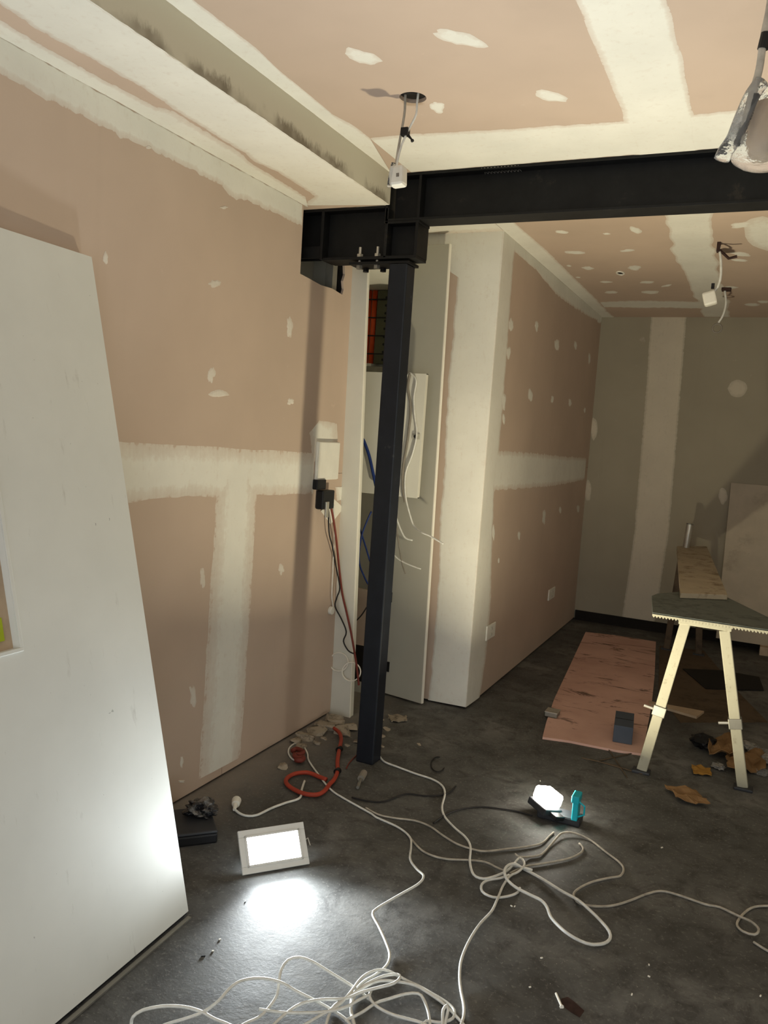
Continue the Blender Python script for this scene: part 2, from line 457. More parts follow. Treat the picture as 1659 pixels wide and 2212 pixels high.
for px, py, w, h in ((455, 808, 9, 19), (471, 851, 20, 9), (625, 706, 8, 22), (437, 1250, 7, 26), (417, 1502, 8, 25), (608, 1230, 6, 12), (465, 612, 14, 9), (392, 1645, 4, 15), (322, 318, 8, 4), (484, 448, 8, 4),
                     (228, 556, 7, 16), (628, 868, 8, 9), (392, 1688, 8, 3)):
    c = atx(px, py, XL); ex = atx(px + w, py, XL) - c; ey = atx(px, py + h, XL) - c
    dab(wl, c, ex * 0.9, ey * 0.9, nL, rough=0.4, cov=0.62)
strip(wl, WX((668, 935), (672, 965), (676, 1000)), WX((690, 908), (728, 915), (729, 952)), nL, fa=0.3, fb=0.3, jb=0.004)
strip(wl, WX((724, 1052), (728, 1082)), WX((742, 1052), (752, 1074)), nL, fa=0.3, fb=0.3, jb=0.006, ja=0.006)
MB().box((XL - 0.22, HY0 - 0.05, HZ0 - 0.06), (XL - 0.20, HY1 + 0.05, HZ1 + 0.05)).box((XL - 0.20, HY0 - 0.05, HZ0 - 0.06), (XL - 0.10, HY0 - 0.03, HZ1 + 0.05)).box((XL - 0.20, HY1 + 0.03, HZ0 - 0.06), (XL - 0.10, HY1 + 0.05, HZ1 + 0.05)).box((XL - 0.20, HY0 - 0.05, HZ0 - 0.06), (XL - 0.10, HY1 + 0.05, HZ0 - 0.03)).build('recess_lining', 'cupgrey', wl)
# stud and torn edge seen inside the broken opening
MB().box((XL - 0.06, HY1 - 0.09, HZ0 - 0.03), (XL - 0.018, HY1 - 0.045, HZ1)).box((XL - 0.06, HY0, HZ0 - 0.03), (XL - 0.02, HY1, HZ0 - 0.018)).build('stud', 'steelgrey', wl)

# bulkhead along the left wall
bk = struct(MB().box((XL - 0.05, YB, ZS), (XB, 3.34, ZC + 0.05)).build('bulkhead_beam_box', 'pink', origin=(0, 0, 0)), 'plastered bulkhead boxed in along the top of the pink wall', 'bulkhead')
bk.name = 'ceiling_bulkhead'
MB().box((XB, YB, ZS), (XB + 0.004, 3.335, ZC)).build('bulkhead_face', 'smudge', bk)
nD = (0, 0, -1)
SO = lambda *ps: [atz(px, py, ZS) for px, py in ps]
strip(bk, [(XB + 0.002, YB, ZS), (XB + 0.002, 1.5, ZS), (XB + 0.002, 3.335, ZS)],
      [(-1.90, YB, ZS), (-1.87, 1.2, ZS)] + SO((0, 8), (80, 64), (199, 127), (310, 191), (398, 252), (530, 331), (545, 347), (600, 372), (664, 412), (680, 424), (655, 443)), nD, fa=0.03, fb=0.10, ca=1, jb=0.006)
strip(bk, [(XL, YB, ZS), (XL, 1.5, ZS), (XL, 3.3, ZS)],
      [(-1.95, YB, ZS), (-1.94, 1.2, ZS)] + SO((0, 40), (80, 92), (191, 155), (330, 227), (372, 238), (400, 256), (520, 330), (540, 352), (580, 375), (660, 425)), nD, fa=0.04, fb=0.3, ca=1, jb=0.012, freq=60)

# ceiling
xs = float(atz(1395, 180, ZC)[0])
ceil = struct(MB().box((-2.8, YB - 0.1, ZC + 0.013), (XR + 0.1, YF + 0.1, ZC + 0.10)).build('ceiling', 'dark', origin=(0, 0, 0)))
hole1 = atz(892, 211, ZC)
def ceiling_sheet(x0, y0, x1, y1, holes=()):
    m = MB()
    if not holes: m.box((x0, y0, ZC), (x1, y1, ZC + 0.013))
    else:
        hx, hy, r = holes
        n = 32; q = r * 1.5
        m.box((x0, y0, ZC), (x1, hy - q, ZC + 0.013)).box((x0, hy + q, ZC), (x1, y1, ZC + 0.013)).box((x0, hy - q, ZC), (hx - q, hy + q, ZC + 0.013)).box((hx + q, hy - q, ZC), (x1, hy + q, ZC + 0.013))
        ring = []; sq = []
        for i in range(n):
            a = 2 * math.pi * (i + 0.5) / n; c, s_ = math.cos(a), math.sin(a); k = q / max(abs(c), abs(s_))
            ring.append((hx + r * c, hy + r * s_)); sq.append((hx + k * c, hy + k * s_))
        for zz in (ZC, ):
            vs = [(x, y, zz) for x, y in ring] + [(x, y, zz) for x, y in sq] + [(x, y, zz + 0.013) for x, y in ring]
            m.add(vs, [(i, (i + 1) % n, n + (i + 1) % n, n + i) for i in range(n)] + [(i, (i + 1) % n, 2 * n + (i + 1) % n, 2 * n + i) for i in range(n)])
            for a in (0.25, 0.75, 1.25, 1.75):
                t = a * math.pi; cx, cy = hx + math.copysign(q, math.cos(t)), hy + math.copysign(q, math.sin(t))
                k0 = min(range(n), key=lambda i: (math.hypot(sq[i][0] - cx, sq[i][1] - cy)))
                ks = sorted(range(n), key=lambda i: math.hypot(sq[i][0] - cx, sq[i][1] - cy))[:2]
                m.add([(cx, cy, zz)] + [(sq[i][0], sq[i][1], zz) for i in ks], [(0, 1, 2)])
    return m.build('plasterboard_sheet', 'pink', ceil)
YBM = 3.40
ceiling_sheet(XB - 0.02, YB, xs - 0.001, YBM, (hole1[0], hole1[1], 0.046)); ceiling_sheet(xs + 0.001, YB, XR, YBM)
ceiling_sheet(-2.5, YBM + 0.002, xs - 0.001, YF); ceiling_sheet(xs + 0.001, YBM + 0.002, XR, YF)
CE = lambda *ps: [atz(px, py, ZC) for px, py in ps]
yb1 = 3.335
strip(ceil, [(XB + 0.004, YB, ZC), (XB + 0.004, 1.8, ZC), (XB + 0.004, yb1, ZC)],
      [(-1.44, YB, ZC), (-1.46, 1.2, ZC)] + CE((418, 0), (553, 103), (600, 149), (660, 198), (719, 247), (759, 268), (799, 298)), nD, fa=0.04, fb=0.12, ca=1, jb=0.007)
strip(ceil, [(XB + 0.1, yb1, ZC), (-1.0, yb1, ZC), (XR, yb1, ZC)], CE((799, 298), (900, 289), (1000, 284), (1120, 277), (1250, 268), (1346, 262)) + [(XR, 2.99, ZC)], nD, fa=0.04, fb=0.08, ca=1, jb=0.006, thick=0.0017)
strip(ceil, [(-0.60, YB, ZC), (-0.57, 1.0, ZC)] + CE((1240, 0), (1275, 75), (1300, 135), (1330, 200), (1346, 262), (1368, 336)), [(-0.31, YB, ZC), (-0.32, 1.0, ZC)] + CE((1443, 0), (1462, 100), (1485, 190), (1500, 250), (1512, 326)), nD, fa=0.1, fb=0.08, thick=0.0019, ja=0.012, jb=0.012, freq=9)
strip(ceil, CE((1425, 440), (1432, 462), (1446, 520), (1472, 578), (1490, 620), (1504, 650), (1520, 684)), CE((1532, 440), (1540, 470), (1541, 520), (1552, 560), (1560, 610), (1574, 655), (1579, 684)), nD, fa=0.08, fb=0.08, thick=0.0018, ja=0.022, jb=0.022, freq=7)
strip(ceil, [(XC, 3.46, ZC), (XC, 5.5, ZC), (XC, YF, ZC)], CE((1098, 462), (1110, 480), (1180, 540), (1240, 600), (1290, 648)) + [(-1.30, YF, ZC)], nD, fa=0.04, fb=0.15, ca=1, jb=0.014, ja=0, freq=30)
strip(ceil, [(-2.3, 3.46, ZC), (XC, 3.46, ZC)], [(-2.3, YC, ZC), (XC, YC, ZC)], nD)
strip(ceil, CE((1296, 652), (1380, 649), (1450, 650), (1512, 651)), CE((1306, 664), (1380, 665), (1450, 665), (1518, 667)), nD, ja=0.02, jb=0.02, fa=0.15, fb=0.15)
for px, py, w, h, r in ((782, 121, 40, 15, 0.25), (992, 83, 55, 16, 0.2), (1190, 208, 37, 10, 0.2), (944, 231, 16, 12, 0.1), (1212, 501, 16, 3.2, 0.05), (1310, 505, 8, 2, 0), (1372, 497, 13, 7, 0.2), (1240, 545.5, 24, 3.6, 0),
                     (1356, 541, 15, 3, -0.1), (1229, 574, 5, 2, 0), (1270, 579, 12, 4, 0.1), (1370, 578.5, 15, 4.5, -0.05), (1309, 609, 14, 2, 0), (1398, 609.5, 17, 2.5, -0.05), (1320, 631.5, 15, 3, 0), (1403, 631, 20, 4, 0),
                     (1249, 599, 5, 1.5, 0), (1600, 549, 20, 4, 0.1), (1600, 487, 22, 6, -0.1), (1596, 562, 18, 3, 0.05), (1580, 621, 14, 3, 0), (1625, 658, 16, 3, 0), (1650, 652, 12, 3, 0), (1440, 617, 12, 2, -0.2)):
    c = atz(px, py, ZC); ex = atz(px + w, py + w * r, ZC) - c; ey = atz(px + 1, py + h, ZC) - c
    dab(ceil, c, ex, ey, nD, rough=0.3)
c = atz(1655, 510, ZC); dab(ceil, c, atz(1608, 500, ZC) - c, atz(1655, 545, ZC) - c, nD, rough=0.12, name='joint_compound')
MB().tube([c_ + V((0, 0, -0.002)) for c_ in [V(tuple(atz(1340, 589, ZC))) + V((0.022 * math.cos(a), 0.05 * math.sin(a), 0)) for a in [2 * math.pi * i / 16 for i in range(16)]]], 0.006, 6, closed=True).build('cutout_ring', 'patch', ceil)
cc = V(tuple(atz(1340, 589, ZC)))
MB().prism([cc + V((0.018 * math.cos(2 * math.pi * i / 16), 0.042 * math.sin(2 * math.pi * i / 16), -0.0008)) for i in range(16)], (0, 0, 0.0006)).build('cutout_opening', 'dark', ceil)

# back wall, recess wall, and the walls behind the camera that bounce the light
wb = struct(MB().box((XC - 0.1, YF + 0.012, 0), (XR + 0.1, YF + 0.1, ZC)).build('wall_back', 'dark', origin=(0, 0, 0)))
xj = float(aty(1405, 1000, YF)[0])
sheet(wb, (XC, YF, 0.01), (xj - 0.0015, YF + 0.012, ZC), 'grey'); sheet(wb, (xj + 0.0015, YF, 0.01), (xj + 1.2, YF + 0.012, ZC), 'grey'); sheet(wb, (xj + 1.203, YF, 0.01), (XR, YF + 0.012, ZC), 'grey')
BW = lambda *ps: [aty(px, py, YF) for px, py in ps]
nF = (0, -1, 0)
strip(wb, BW((1406, 684), (1395, 850), (1370, 1150), (1341, 1352)), BW((1483, 684), (1470, 850), (1445, 1150), (1412, 1360)), nF, 'compgrey', fa=0.07, fb=0.07, ja=0.006, jb=0.006)
for px, py, w, h in ((1594, 839, 20, 18), (1283, 925, 7, 25), (1270, 1060, 7, 24), (1562, 1072, 9, 17)):
    c = aty(px, py, YF); dab(wb, c, aty(px + w, py, YF) - c, aty(px, py + h, YF) - c, nF, 'compgrey', 0.15)
xbp = struct(MB().box((XC + 0.01, YF - 0.02, 0), (1.5, YF, 0.085)).build('baseboard_back', 'dark', origin=(0, 0, 0)))

zj2 = float(atx(1150, 1015, XC)[2])
wr = struct(MB().box((XC - 0.10, YC + 0.012, 0), (XC - 0.012, YF + 0.02, ZC)).box((-2.02, YC + 0.012, 0), (XC - 0.1, YC + 0.10, ZC)).build('wall_recess', 'dark', origin=(0, 0, 0)))
sheet(wr, (XC - 0.012, YC + 0.012, zj2 + 0.001), (XC, YF, ZC)); sheet(wr, (XC - 0.012, YC + 0.012, 0.012), (XC, YF, zj2 - 0.001))
sheet(wr, (-2.02, YC, 0.012), (XC, YC + 0.012, ZC), bevel=0.001)
RW = lambda *ps: [atx(px, py, XC) for px, py in ps]
CF = lambda *ps: [aty(px, py, YC) for px, py in ps]
# corner bead band: front face, then return
strip(wr, CF((912, 470), (922, 545), (962, 572), (970, 586), (988, 597), (980, 700), (970, 800), (962, 950), (957, 1050), (950, 1150), (945, 1300), (936, 1400), (925, 1512)), [(XC, YC, 2.69), (XC, YC, 1.6), (XC, YC, 0.014)], nF, fa=0.06, fb=0.02, cb=1, jb=0, ja=0.008, thick=0.002, freq=25)
strip(wr, [(XC, YC, 2.69), (XC, YC, 1.6), (XC, YC, 0.014)], RW((1118, 520), (1110, 555), (1103, 650), (1096, 750), (1088, 860), (1078, 975), (1068, 1050), (1064, 1150), (1060, 1300), (1050, 1420), (1036, 1506)), nL, fa=0.03, fb=0.15, ca=1, ja=0, jb=0.010, thick=0.002, freq=25)
strip(wr, [(XC, YC, 2.69), (XC, 5.6, 2.69), (XC, YF, 2.69)], RW((1113, 545), (1160, 585), (1200, 635), (1240, 665), (1298, 697)), nL, fa=0.04, fb=0.18, ca=1, ja=0, jb=0.016, freq=28)
strip(wr, RW((1068, 972), (1130, 977), (1200, 984), (1266, 990)), RW((1066, 1060), (1130, 1055), (1200, 1049), (1262, 1036)), nL, fa=0.15, fb=0.15, ja=0.012, jb=0.012, freq=30)
for px, py, w, h in ((1159, 704, 4, 10), (1203, 745, 5, 14), (1243, 746, 3.4, 9), (1273, 775, 2.6, 11), (1146, 853, 5.5, 12), (1193, 863, 3.4, 8), (1231, 870, 3.2, 8), (1263, 886, 2.2, 6), (1088, 866, 5, 20), (1088, 905, 3, 12),
                     (1104, 702, 5, 14), (1098, 760, 5, 14), (1175, 1116, 4, 16), (1210, 1101, 3, 8), (1249, 1099, 3, 8), (1066, 1150, 3, 15), (1121, 1156, 3, 9), (1077, 1211, 2, 6)):
    c = atx(px, py, XC); dab(wr, c, atx(px + w, py, XC) - c, atx(px, py + h, XC) - c, nL, rough=0.3)

struct(MB().box((XR, YB, 0), (XR + 0.1, YF, ZC)).build('wall_right', 'cupwhite', origin=(0, 0, 0)))
# wall behind the camera, with a wide opening added to let in fill light
struct(MB().box((-2.8, YB - 0.1, 0), (-1.5, YB, ZC)).box((1.7, YB - 0.1, 0), (XR + 0.1, YB, ZC)).box((-1.5, YB - 0.1, 2.35), (1.7, YB, ZC)).build('wall_front', 'cupwhite', origin=(0, 0, 0)))

# ------------------------------------------------------------------ lamps
# lamp 1: rectangular recessed floodlight stood on the floor, leaning back
BL, BR = V((-1.473, 2.244, 0.005)), V((-1.316, 2.430, 0.005))
e = (BR - BL).normalized(); nh = V((e.y, -e.x, 0)); th = math.radians(39)
up1 = V((0, 0, 1)) * math.cos(th) - nh * math.sin(th); n1 = nh * math.cos(th) + V((0, 0, 1)) * math.sin(th)
LW, LH = 0.244, 0.146
t = thing('floodlight', 'glaring rectangular floodlight with square white trim propped on the floor', 'lamp', (BL + BR) / 2)
P1 = lambda a, b: BL + e * a + up1 * b
fr = MB(); iw = 0.024
for a, b in (((0, 0), (LW, iw)), ((0, LH - iw), (LW, LH)), ((0, iw), (iw, LH - iw)), ((LW - iw, iw), (LW, LH - iw))):
    fr.obox(BL, e, up1, n1, (a[0], a[1], -0.012), (b[0], b[1], 0.0))
fr.build('trim_frame', 'lampframe', t, 0.0015)
inr = MB(); j = iw - 0.004
for a, b in (((j, j), (LW - j, j + 0.008)), ((j, LH - j - 0.008), (LW - j, LH - j)), ((j, j), (j + 0.008, LH - j)), ((LW - j - 0.008, j), (LW - j, LH - j))):
    inr.obox(BL, e, up1, n1, (a[0], a[1], -0.010), (b[0], b[1], 0.004))
inr.build('gimbal_ring', 'lampframe', t, 0.001)
pts = [P1(LW / 2 + 0.097 * math.copysign(abs(math.cos(a)) ** 0.22, math.cos(a)), LH / 2 + 0.049 * math.copysign(abs(math.sin(a)) ** 0.22, math.sin(a))) - n1 * 0.006 for a in [2 * math.pi * i / 28 for i in range(28)]]
MB().prism(pts, n1 * 0.008).build('lens', 'led1', t)
MB().obox(BL, e, up1, n1, (0.03, 0.03, -0.075), (LW - 0.03, LH - 0.03, -0.012)).build('housing', 'lampgrey', t, 0.004)
MB().tube([P1(LW - 0.01, LH * 0.55) - n1 * 0.012, P1(LW + 0.008, LH * 0.6), P1(LW + 0.012, LH * 0.42)], 0.0022, 6).build('spring_clip', 'chrome', t)
def area(name, loc, nrm, sx, sy, ex, power, col, parent, spread):
    L = bpy.data.lights.new(name, 'AREA'); L.shape = 'RECTANGLE'; L.size = sx; L.size_y = sy; L.energy = power; L.color = col; L.spread = math.radians(spread)
    o = bpy.data.objects.new(name, L); COL.objects.link(o)
    z = -V(nrm).normalized(); x = (V(ex) - z * V(ex).dot(z)).normalized(); y = z.cross(x)
    R = Matrix((x, y, z)).transposed()
    R = Matrix((x, y, z)).transposed()
    # area lights shine along local -Z
    z2 = V(nrm).normalized() * -1; Rm = Matrix((x, (-z2).cross(x) * -1, z2)).transposed()
    o.matrix_world = Matrix.Translation(V(loc) - V(parent['_o'])) @ Rm.to_4x4()
    o.parent = parent
    return o
area('floodlight_beam', P1(LW / 2, LH / 2) + n1 * 0.006, n1, 0.17, 0.088, e, LAMP_1_POWER, LAMP_1_COLOUR, t, LAMP_1_SPREAD)

# lamp 2: small work light lying face up, turquoise carrying bracket at its side
o2 = V((-0.655, 3.285, 0.0))
n2 = V((0.22, 0.11, 0.97)).normalized(); e2 = V((0.80, -0.55, 0)); e2 = (e2 - n2 * e2.dot(n2)).normalized(); u2 = n2.cross(e2)
c2 = o2 + V((-0.02, 0, 0.062))
t = thing('work_light', 'small glowing work light with turquoise bracket lying on the dark floor', 'lamp', o2)
MB().obox(c2, e2, u2, n2, (-0.055, -0.05, -0.035), (0.055, 0.05, -0.004)).build('lamp_head', 'lampgrey', t, 0.006)
MB().obox(c2, e2, u2, n2, (-0.048, -0.044, -0.004), (0.048, 0.044, 0.055)).build('led_panel', 'led2', t, 0.014)
MB().obox(o2, V((1, 0, 0)), V((0, 1, 0)), V((0, 0, 1)), (-0.05, -0.03, 0.0), (0.13, 0.045, 0.035)).build('battery_base', 'lampgrey', t, 0.008)
MB().obox(c2, e2, u2, n2, (0.055, -0.02, -0.03), (0.095, 0.03, -0.012)).build('hinge_arm', 'black', t, 0.003)
bx = o2 + V((0.105, -0.01, 0.0))
MB().box(bx + V((-0.010, -0.03, 0.03)), bx + V((0.014, 0.03, 0.125))).box(bx + V((-0.016, -0.034, 0.105)), bx + V((0.016, 0.034, 0.135))).build('bracket', 'turq', t, 0.004)
MB().tube([bx + V((0.014, -0.02, 0.112)), bx + V((0.038, -0.02, 0.098)), bx + V((0.038, -0.02, 0.062)), bx + V((0.014, -0.02, 0.048))], 0.004, 8).build('handle', 'turq', t)
area('work_light_beam', c2 + n2 * 0.058, n2, 0.09, 0.08, e2, LAMP_2_POWER, LAMP_2_COLOUR, t, LAMP_2_SPREAD)

# ------------------------------------------------------------------ steel frame
yf, yk, yw = 3.335, 3.455, 3.395
zb0, zb1 = 2.487, 2.497
t = thing('steel_beam', 'long black steel beam running under the ceiling, with a short splice cut at one end', 'beam', (-1.62, yw, zb0), kind='thing')
t['label'] = 'long black steel I-beam tight under the plasterboard ceiling'
XE = XR
MB().box((-1.62, yf, 2.678), (XE, yk, ZC - 0.001)).build('top_flange', 'steel', t, 0.001)
MB().box((-1.62, yf, zb0), (XE, yk, zb1)).build('bottom_flange', 'steel', t, 0.001)
MB().box((-1.61, yw - 0.004, zb1), (XE, yw + 0.004, 2.678)).build('web', 'steel', t)
MB().box((-1.632, yf, zb0), (-1.618, yk, ZC - 0.001)).build('end_plate', 'steel', t, 0.001)
MB().box((-1.478, yf + 0.003, zb1), (-1.466, yw - 0.004, 2.678)).build('stiffener', 'steel', t)
mg = MB()
gx0 = float(aty(1040, 370, yf)[0]); gx1 = float(aty(1113, 365, yf)[0])
for i in range(11):
    x = gx0 + (gx1 - gx0) * i / 10; mg.tube([(x, yf - 0.002, 2.684), (x + 0.012, yf + 0.05, 2.676)], 0.0012, 4); mg.tube([(x + 0.012, yf - 0.002, 2.684), (x, yf + 0.05, 2.676)], 0.0012, 4)
o = mg.build('mesh_tape', 'chrome', t)

t = thing('bracket_beam', 'short deep black steel beam stub built into the pink wall above the post', 'beam', (-1.7, yw, 2.325), kind='thing')
MB().box((-2.10, yf, 2.545), (-1.634, yk, 2.556)).build('top_flange', 'steel', t, 0.001)
MB().box((-1.634, yf, 2.476), (-1.462, yk, 2.4865)).build('cap_flange', 'steel', t, 0.001)
MB().box((-1.935, yf, 2.325), (-1.468, yk, 2.337)).build('bottom_flange', 'steel', t, 0.001)
MB().box((-2.10, yw - 0.004, 2.337), (-1.634, yw + 0.004, 2.545)).box((-1.634, yw - 0.004, 2.337), (-1.48, yw + 0.004, 2.476)).build('web', 'steel', t)
MB().box((-1.480, yf, 2.337), (-1.466, yk, 2.476)).build('end_plate', 'steel', t, 0.001)
for x in (-1.955, -1.628): MB().box((x, yf, 2.330), (x + 0.014, yk, 2.545)).build('stiffener', 'steel', t, 0.001)
MB().box((-2.10, yf, 2.337), (-1.955, yf + 0.012, 2.39)).build('notch_plate', 'steel', t)

t = thing('steel_post', 'blue-black square steel post standing on the floor under the beam', 'post', (-1.552, 3.384, 0), kind='thing')
px0, px1, py0, py1 = -1.597, -1.507, 3.339, 3.429
MB().box((px0, py0, 0.0), (px1, py1, 2.303)).build('shaft', 'post', t, 0.006)
MB().box((-1.80, yf + 0.005, 2.303), (-1.50, yk - 0.005, 2.3148)).build('cap_plate', 'steel', t, 0.001)
def hexp(c, r, h, ax=6): return [V((c[0] + r * math.cos(2 * math.pi * k / 6), c[1] + r * math.sin(2 * math.pi * k / 6), c[2])) for k in range(6)]
for i, (x, y) in enumerate(((-1.757, 3.362), (-1.668, 3.362), (-1.757, 3.43), (-1.668, 3.43))):
    b = thing('bolt', ['zinc bolt through the beam stub flange, front row, nearer the wall', 'zinc bolt through the beam stub flange, front row, nearer the post',
                       'dark bolt under the cap plate, rear row, nearer the wall', 'dark bolt under the cap plate, rear row, nearer the post'][i], 'bolt', (x, y, 2.285), 'bolts fixing the beam stub to the post')
    z_top = 2.384 if i < 2 else 2.372
    MB().cyl((x, y, 2.290), (x, y, z_top), 0.007, 12).build('shank', 'chrome' if i < 2 else 'steelgrey', b)
    MB().prism(hexp((x, y, 2.337), 0.015, 0), (0, 0, 0.016)).build('nut', 'chrome', b)
    MB().prism(hexp((x, y, 2.287), 0.015, 0), (0, 0, 0.016)).build('bolt_head', 'steelgrey' if i < 2 else 'black', b)

# ------------------------------------------------------------------ electrical cupboard in the left wall
cup = struct(MB().box((-2.62, YN - 0.02, 0), (-2.55, YC + 0.42, ZC)).box((-2.62, YC + 0.25, 0), (-2.0, YC + 0.30, ZC)).box((-2.55, YN - 0.02, 0), (-2.10, YN, ZC)).box((-2.02, YC + 0.10, 0), (-2.0, YC + 0.25, ZC)).build('wall_cupboard', 'cupwhite', origin=(0, 0, 0)))
MB().box((-2.55, YN + 0.02, 2.425), (-1.985, YC + 0.25, 2.46)).build('cupboard_soffit', 'cupwhite', cup)
MB().box((-2.10, YN + 0.08, 2.46), (-1.985, YC - 0.001, ZC)).build('head_panel', 'cupwhite', cup)
jm = struct(MB().hexa([(-2.10, YN, 0.0), (-1.893, YN, 0.0), (-1.893, YN + 0.05, 0.0), (-2.10, YN + 0.05, 0.0),
                       (-2.10, YN - 0.075, 2.60), (-1.928, YN - 0.075, 2.60), (-1.928, YN - 0.045, 2.60), (-2.10, YN - 0.045, 2.60)]).build('door_jamb', 'cupwhite', origin=(0, 0, 0)))
jm.name = 'trim_1'
MB().hexa([(-1.8925, YN + 0.002, 0.0), (-1.889, YN + 0.002, 0.0), (-1.889, YN + 0.010, 0.0), (-1.8925, YN + 0.010, 0.0),
           (-1.9275, YN - 0.073, 2.60), (-1.924, YN - 0.073, 2.60), (-1.924, YN - 0.066, 2.60), (-1.9275, YN - 0.066, 2.60)]).build('jamb_edge_highlight', 'edge', jm)  # whiter sliver paints the lit look of the jamb corner
# conduits, tray and box on the far inner side
yi = YC + 0.215
for i, (xx_, mt, r) in enumerate(((-2.268, 'conduit', 0.016), (-2.305, 'conduit', 0.016))):
    o = MB().cyl((xx_, yi, 1.975), (xx_, yi, 2.42), r, 14).build('conduit', mt, smooth=True)
    tag(o, ['orange conduit rising inside the cupboard, nearer the post', 'orange conduit rising inside the cupboard, nearer the jamb'][i], 'conduit', 'orange conduits in the cupboard')
t = thing('cable_tray', 'olive perforated cable tray upright inside the cupboard behind the post', 'cable tray', (-2.2, yi, 1.975))
MB().box((-2.246, yi - 0.006, 1.975), (-2.13, yi + 0.03, 2.42)).build('tray', 'olive', t)
for k in range(4): MB().box((-2.32, yi - 0.024, 2.03 + k * 0.11), (-2.15, yi - 0.018, 2.037 + k * 0.11)).build('tie_bar', 'black', t)
for k in range(9): MB().cyl((-2.185, yi - 0.009, 2.0 + k * 0.047), (-2.185, yi - 0.006, 2.0 + k * 0.047), 0.008, 8).build('slot', 'black', t)
t = thing('meter_box', 'small grey metal box inside the cupboard above the white switchboard', 'box', (-2.2, yi - 0.04, 1.80))
MB().hexa([(-2.33, yi - 0.13, 1.79), (-2.10, yi - 0.13, 1.79), (-2.10, yi + 0.03, 1.79), (-2.33, yi + 0.03, 1.79), (-2.27, yi - 0.06, 1.955), (-2.10, yi - 0.06, 1.955), (-2.10, yi + 0.03, 1.955), (-2.27, yi + 0.03, 1.955)]).build('case', 'steelgrey', t, 0.003)
MB().box((-2.29, yi - 0.05, 1.955), (-2.24, yi + 0.02, 1.972)).build('gland_strip', 'white', t)
# switchboard lid standing open
ys = 4.15; a = aty(792, 803, ys); b = aty(918, 807, ys); c = aty(906, 1077, ys)
t = thing('switchboard', 'white metal switchboard door standing open behind the steel post', 'switchboard', (-1.89, ys, 1.2))
x0, x1, z0, z1 = -2.17, float(b[0]) + 0.008, float(c[2]), 1.89
MB().box((x0, ys, z0), (x1, ys + 0.004, z1)).build('face_sheet', 'cupwhite', t, 0.001)
MB().box((x0, ys + 0.004, z0), (x0 + 0.004, ys + 0.03, z1)).box((x1 - 0.004, ys + 0.004, z0), (x1, ys + 0.03, z1)).box((x0, ys + 0.004, z1 - 0.004), (x1, ys + 0.03, z1)).box((x0, ys + 0.004, z0), (x1, ys + 0.03, z0 + 0.004)).build('folded_rim', 'cupwhite', t)
lc = aty(900, 943, ys)
MB().box((lc[0] - 0.025, ys - 0.006, lc[2] - 0.016), (lc[0] + 0.02, ys, lc[2] + 0.016)).build('latch_plate', 'cupgrey', t, 0.002)
MB().cyl((lc[0] - 0.004, ys - 0.014, lc[2]), (lc[0] - 0.004, ys - 0.006, lc[2]), 0.009, 12).build('latch_knob', 'black', t)
# cupboard door leaf standing open against the column face
h0, h1 = V((-1.955, 4.455 - 0.10, 0.02)), V((-1.640, 4.262, 0.012))
h0 = V(tuple(atz(832, 1482, 0.012))); h0 = h1 + (h0 - h1) * 0.92; h0.y = min(h0.y, YC - 0.045)
dr = (h1 - h0); dr.z = 0; wd_ = dr.length; dr.normalize(); dn = V((dr.y, -dr.x, 0))
t = thing('cupboard_door', 'tall grey cupboard door leaf standing open beside the plastered column', 'door', h0)
ztop = float(aty(963, 526, float(h1.y))[2])
sag = 0.040
def leaf(x0, x1):
    P = lambda x, z: V((h0.x, h0.y, z)) + dr * (x - sag * z / ztop)
    return MB().prism([P(x0, 0.012), P(x1, 0.012), P(x1, ztop), P(x0, ztop)], dn * -0.018)
leaf(0, wd_ - 0.005).build('leaf', 'cupgrey', t)
leaf(wd_ - 0.005, wd_).build('edge_band', 'edge', t)
MB().prism([V((h0.x, h0.y, z)) + dr * (x - sag * z / ztop) for x, z in ((wd_, 0.012), (wd_, ztop))] + [V((h0.x, h0.y, z)) + dr * (x - sag * z / ztop) - dn * 0.018 for x, z in ((wd_, ztop), (wd_, 0.012))], dr * 0.001).build('edge_strip', 'edge', t)
for py_ in (1290, 1440):
    q = meet(845 if py_ == 1290 else 839, py_, h0, dn)
    MB().obox(V((q[0], q[1], q[2])), dr, dn, V((0, 0, 1)), (-0.008, 0, -0.03), (0.008, 0.008, 0.03)).obox(V((q[0], q[1], q[2])), dr, dn, V((0, 0, 1)), (-0.022, 0, -0.012), (0.0, 0.007, 0.012)).build('hinge', 'black', t, 0.001)

def cable(name, pts, r, mat, label, cat='cable', group=None, seg=7, step=0.012):
    o = MB()
    runs = pts if isinstance(pts[0], list) else [pts]
    for run in runs: o.tube(smooth_path(run, step), r, seg)
    return tag(o.build(name, mat, smooth=True), label, cat, group)
G = lambda y, *ps: [aty(px, py, y) for px, py in ps]
yc = ys - 0.012
g1 = 'loose cables draped over the switchboard door'
cable('switchboard_cable', G(yc, (884, 806), (890, 808), (899, 823), (894, 858), (896, 899), (900, 937), (891, 980), (876, 1023), (876, 1071), (886, 1114), (895, 1137)) + G(yc - 0.05, (911, 1150), (929, 1158), (958, 1175)), 0.005, 'cord', 'longest white cable over the switchboard door, its end crossing the grey door edge', group=g1)
cable('switchboard_cable', G(yc, (886, 806), (881, 838), (887, 881), (881, 945), (871, 1008), (870, 1053), (875, 1085)), 0.007, 'cablegrey', 'thick grey cable hanging over the open switchboard door', group=g1)
cable('switchboard_cable', G(yc, (880, 808), (876, 830), (868, 880), (863, 932), (857, 1010), (853, 1091), (856, 1117), (866, 1145), (876, 1162), (891, 1167)), 0.005, 'cord', 'white cable close beside the post, its curled end below the switchboard door', group=g1)
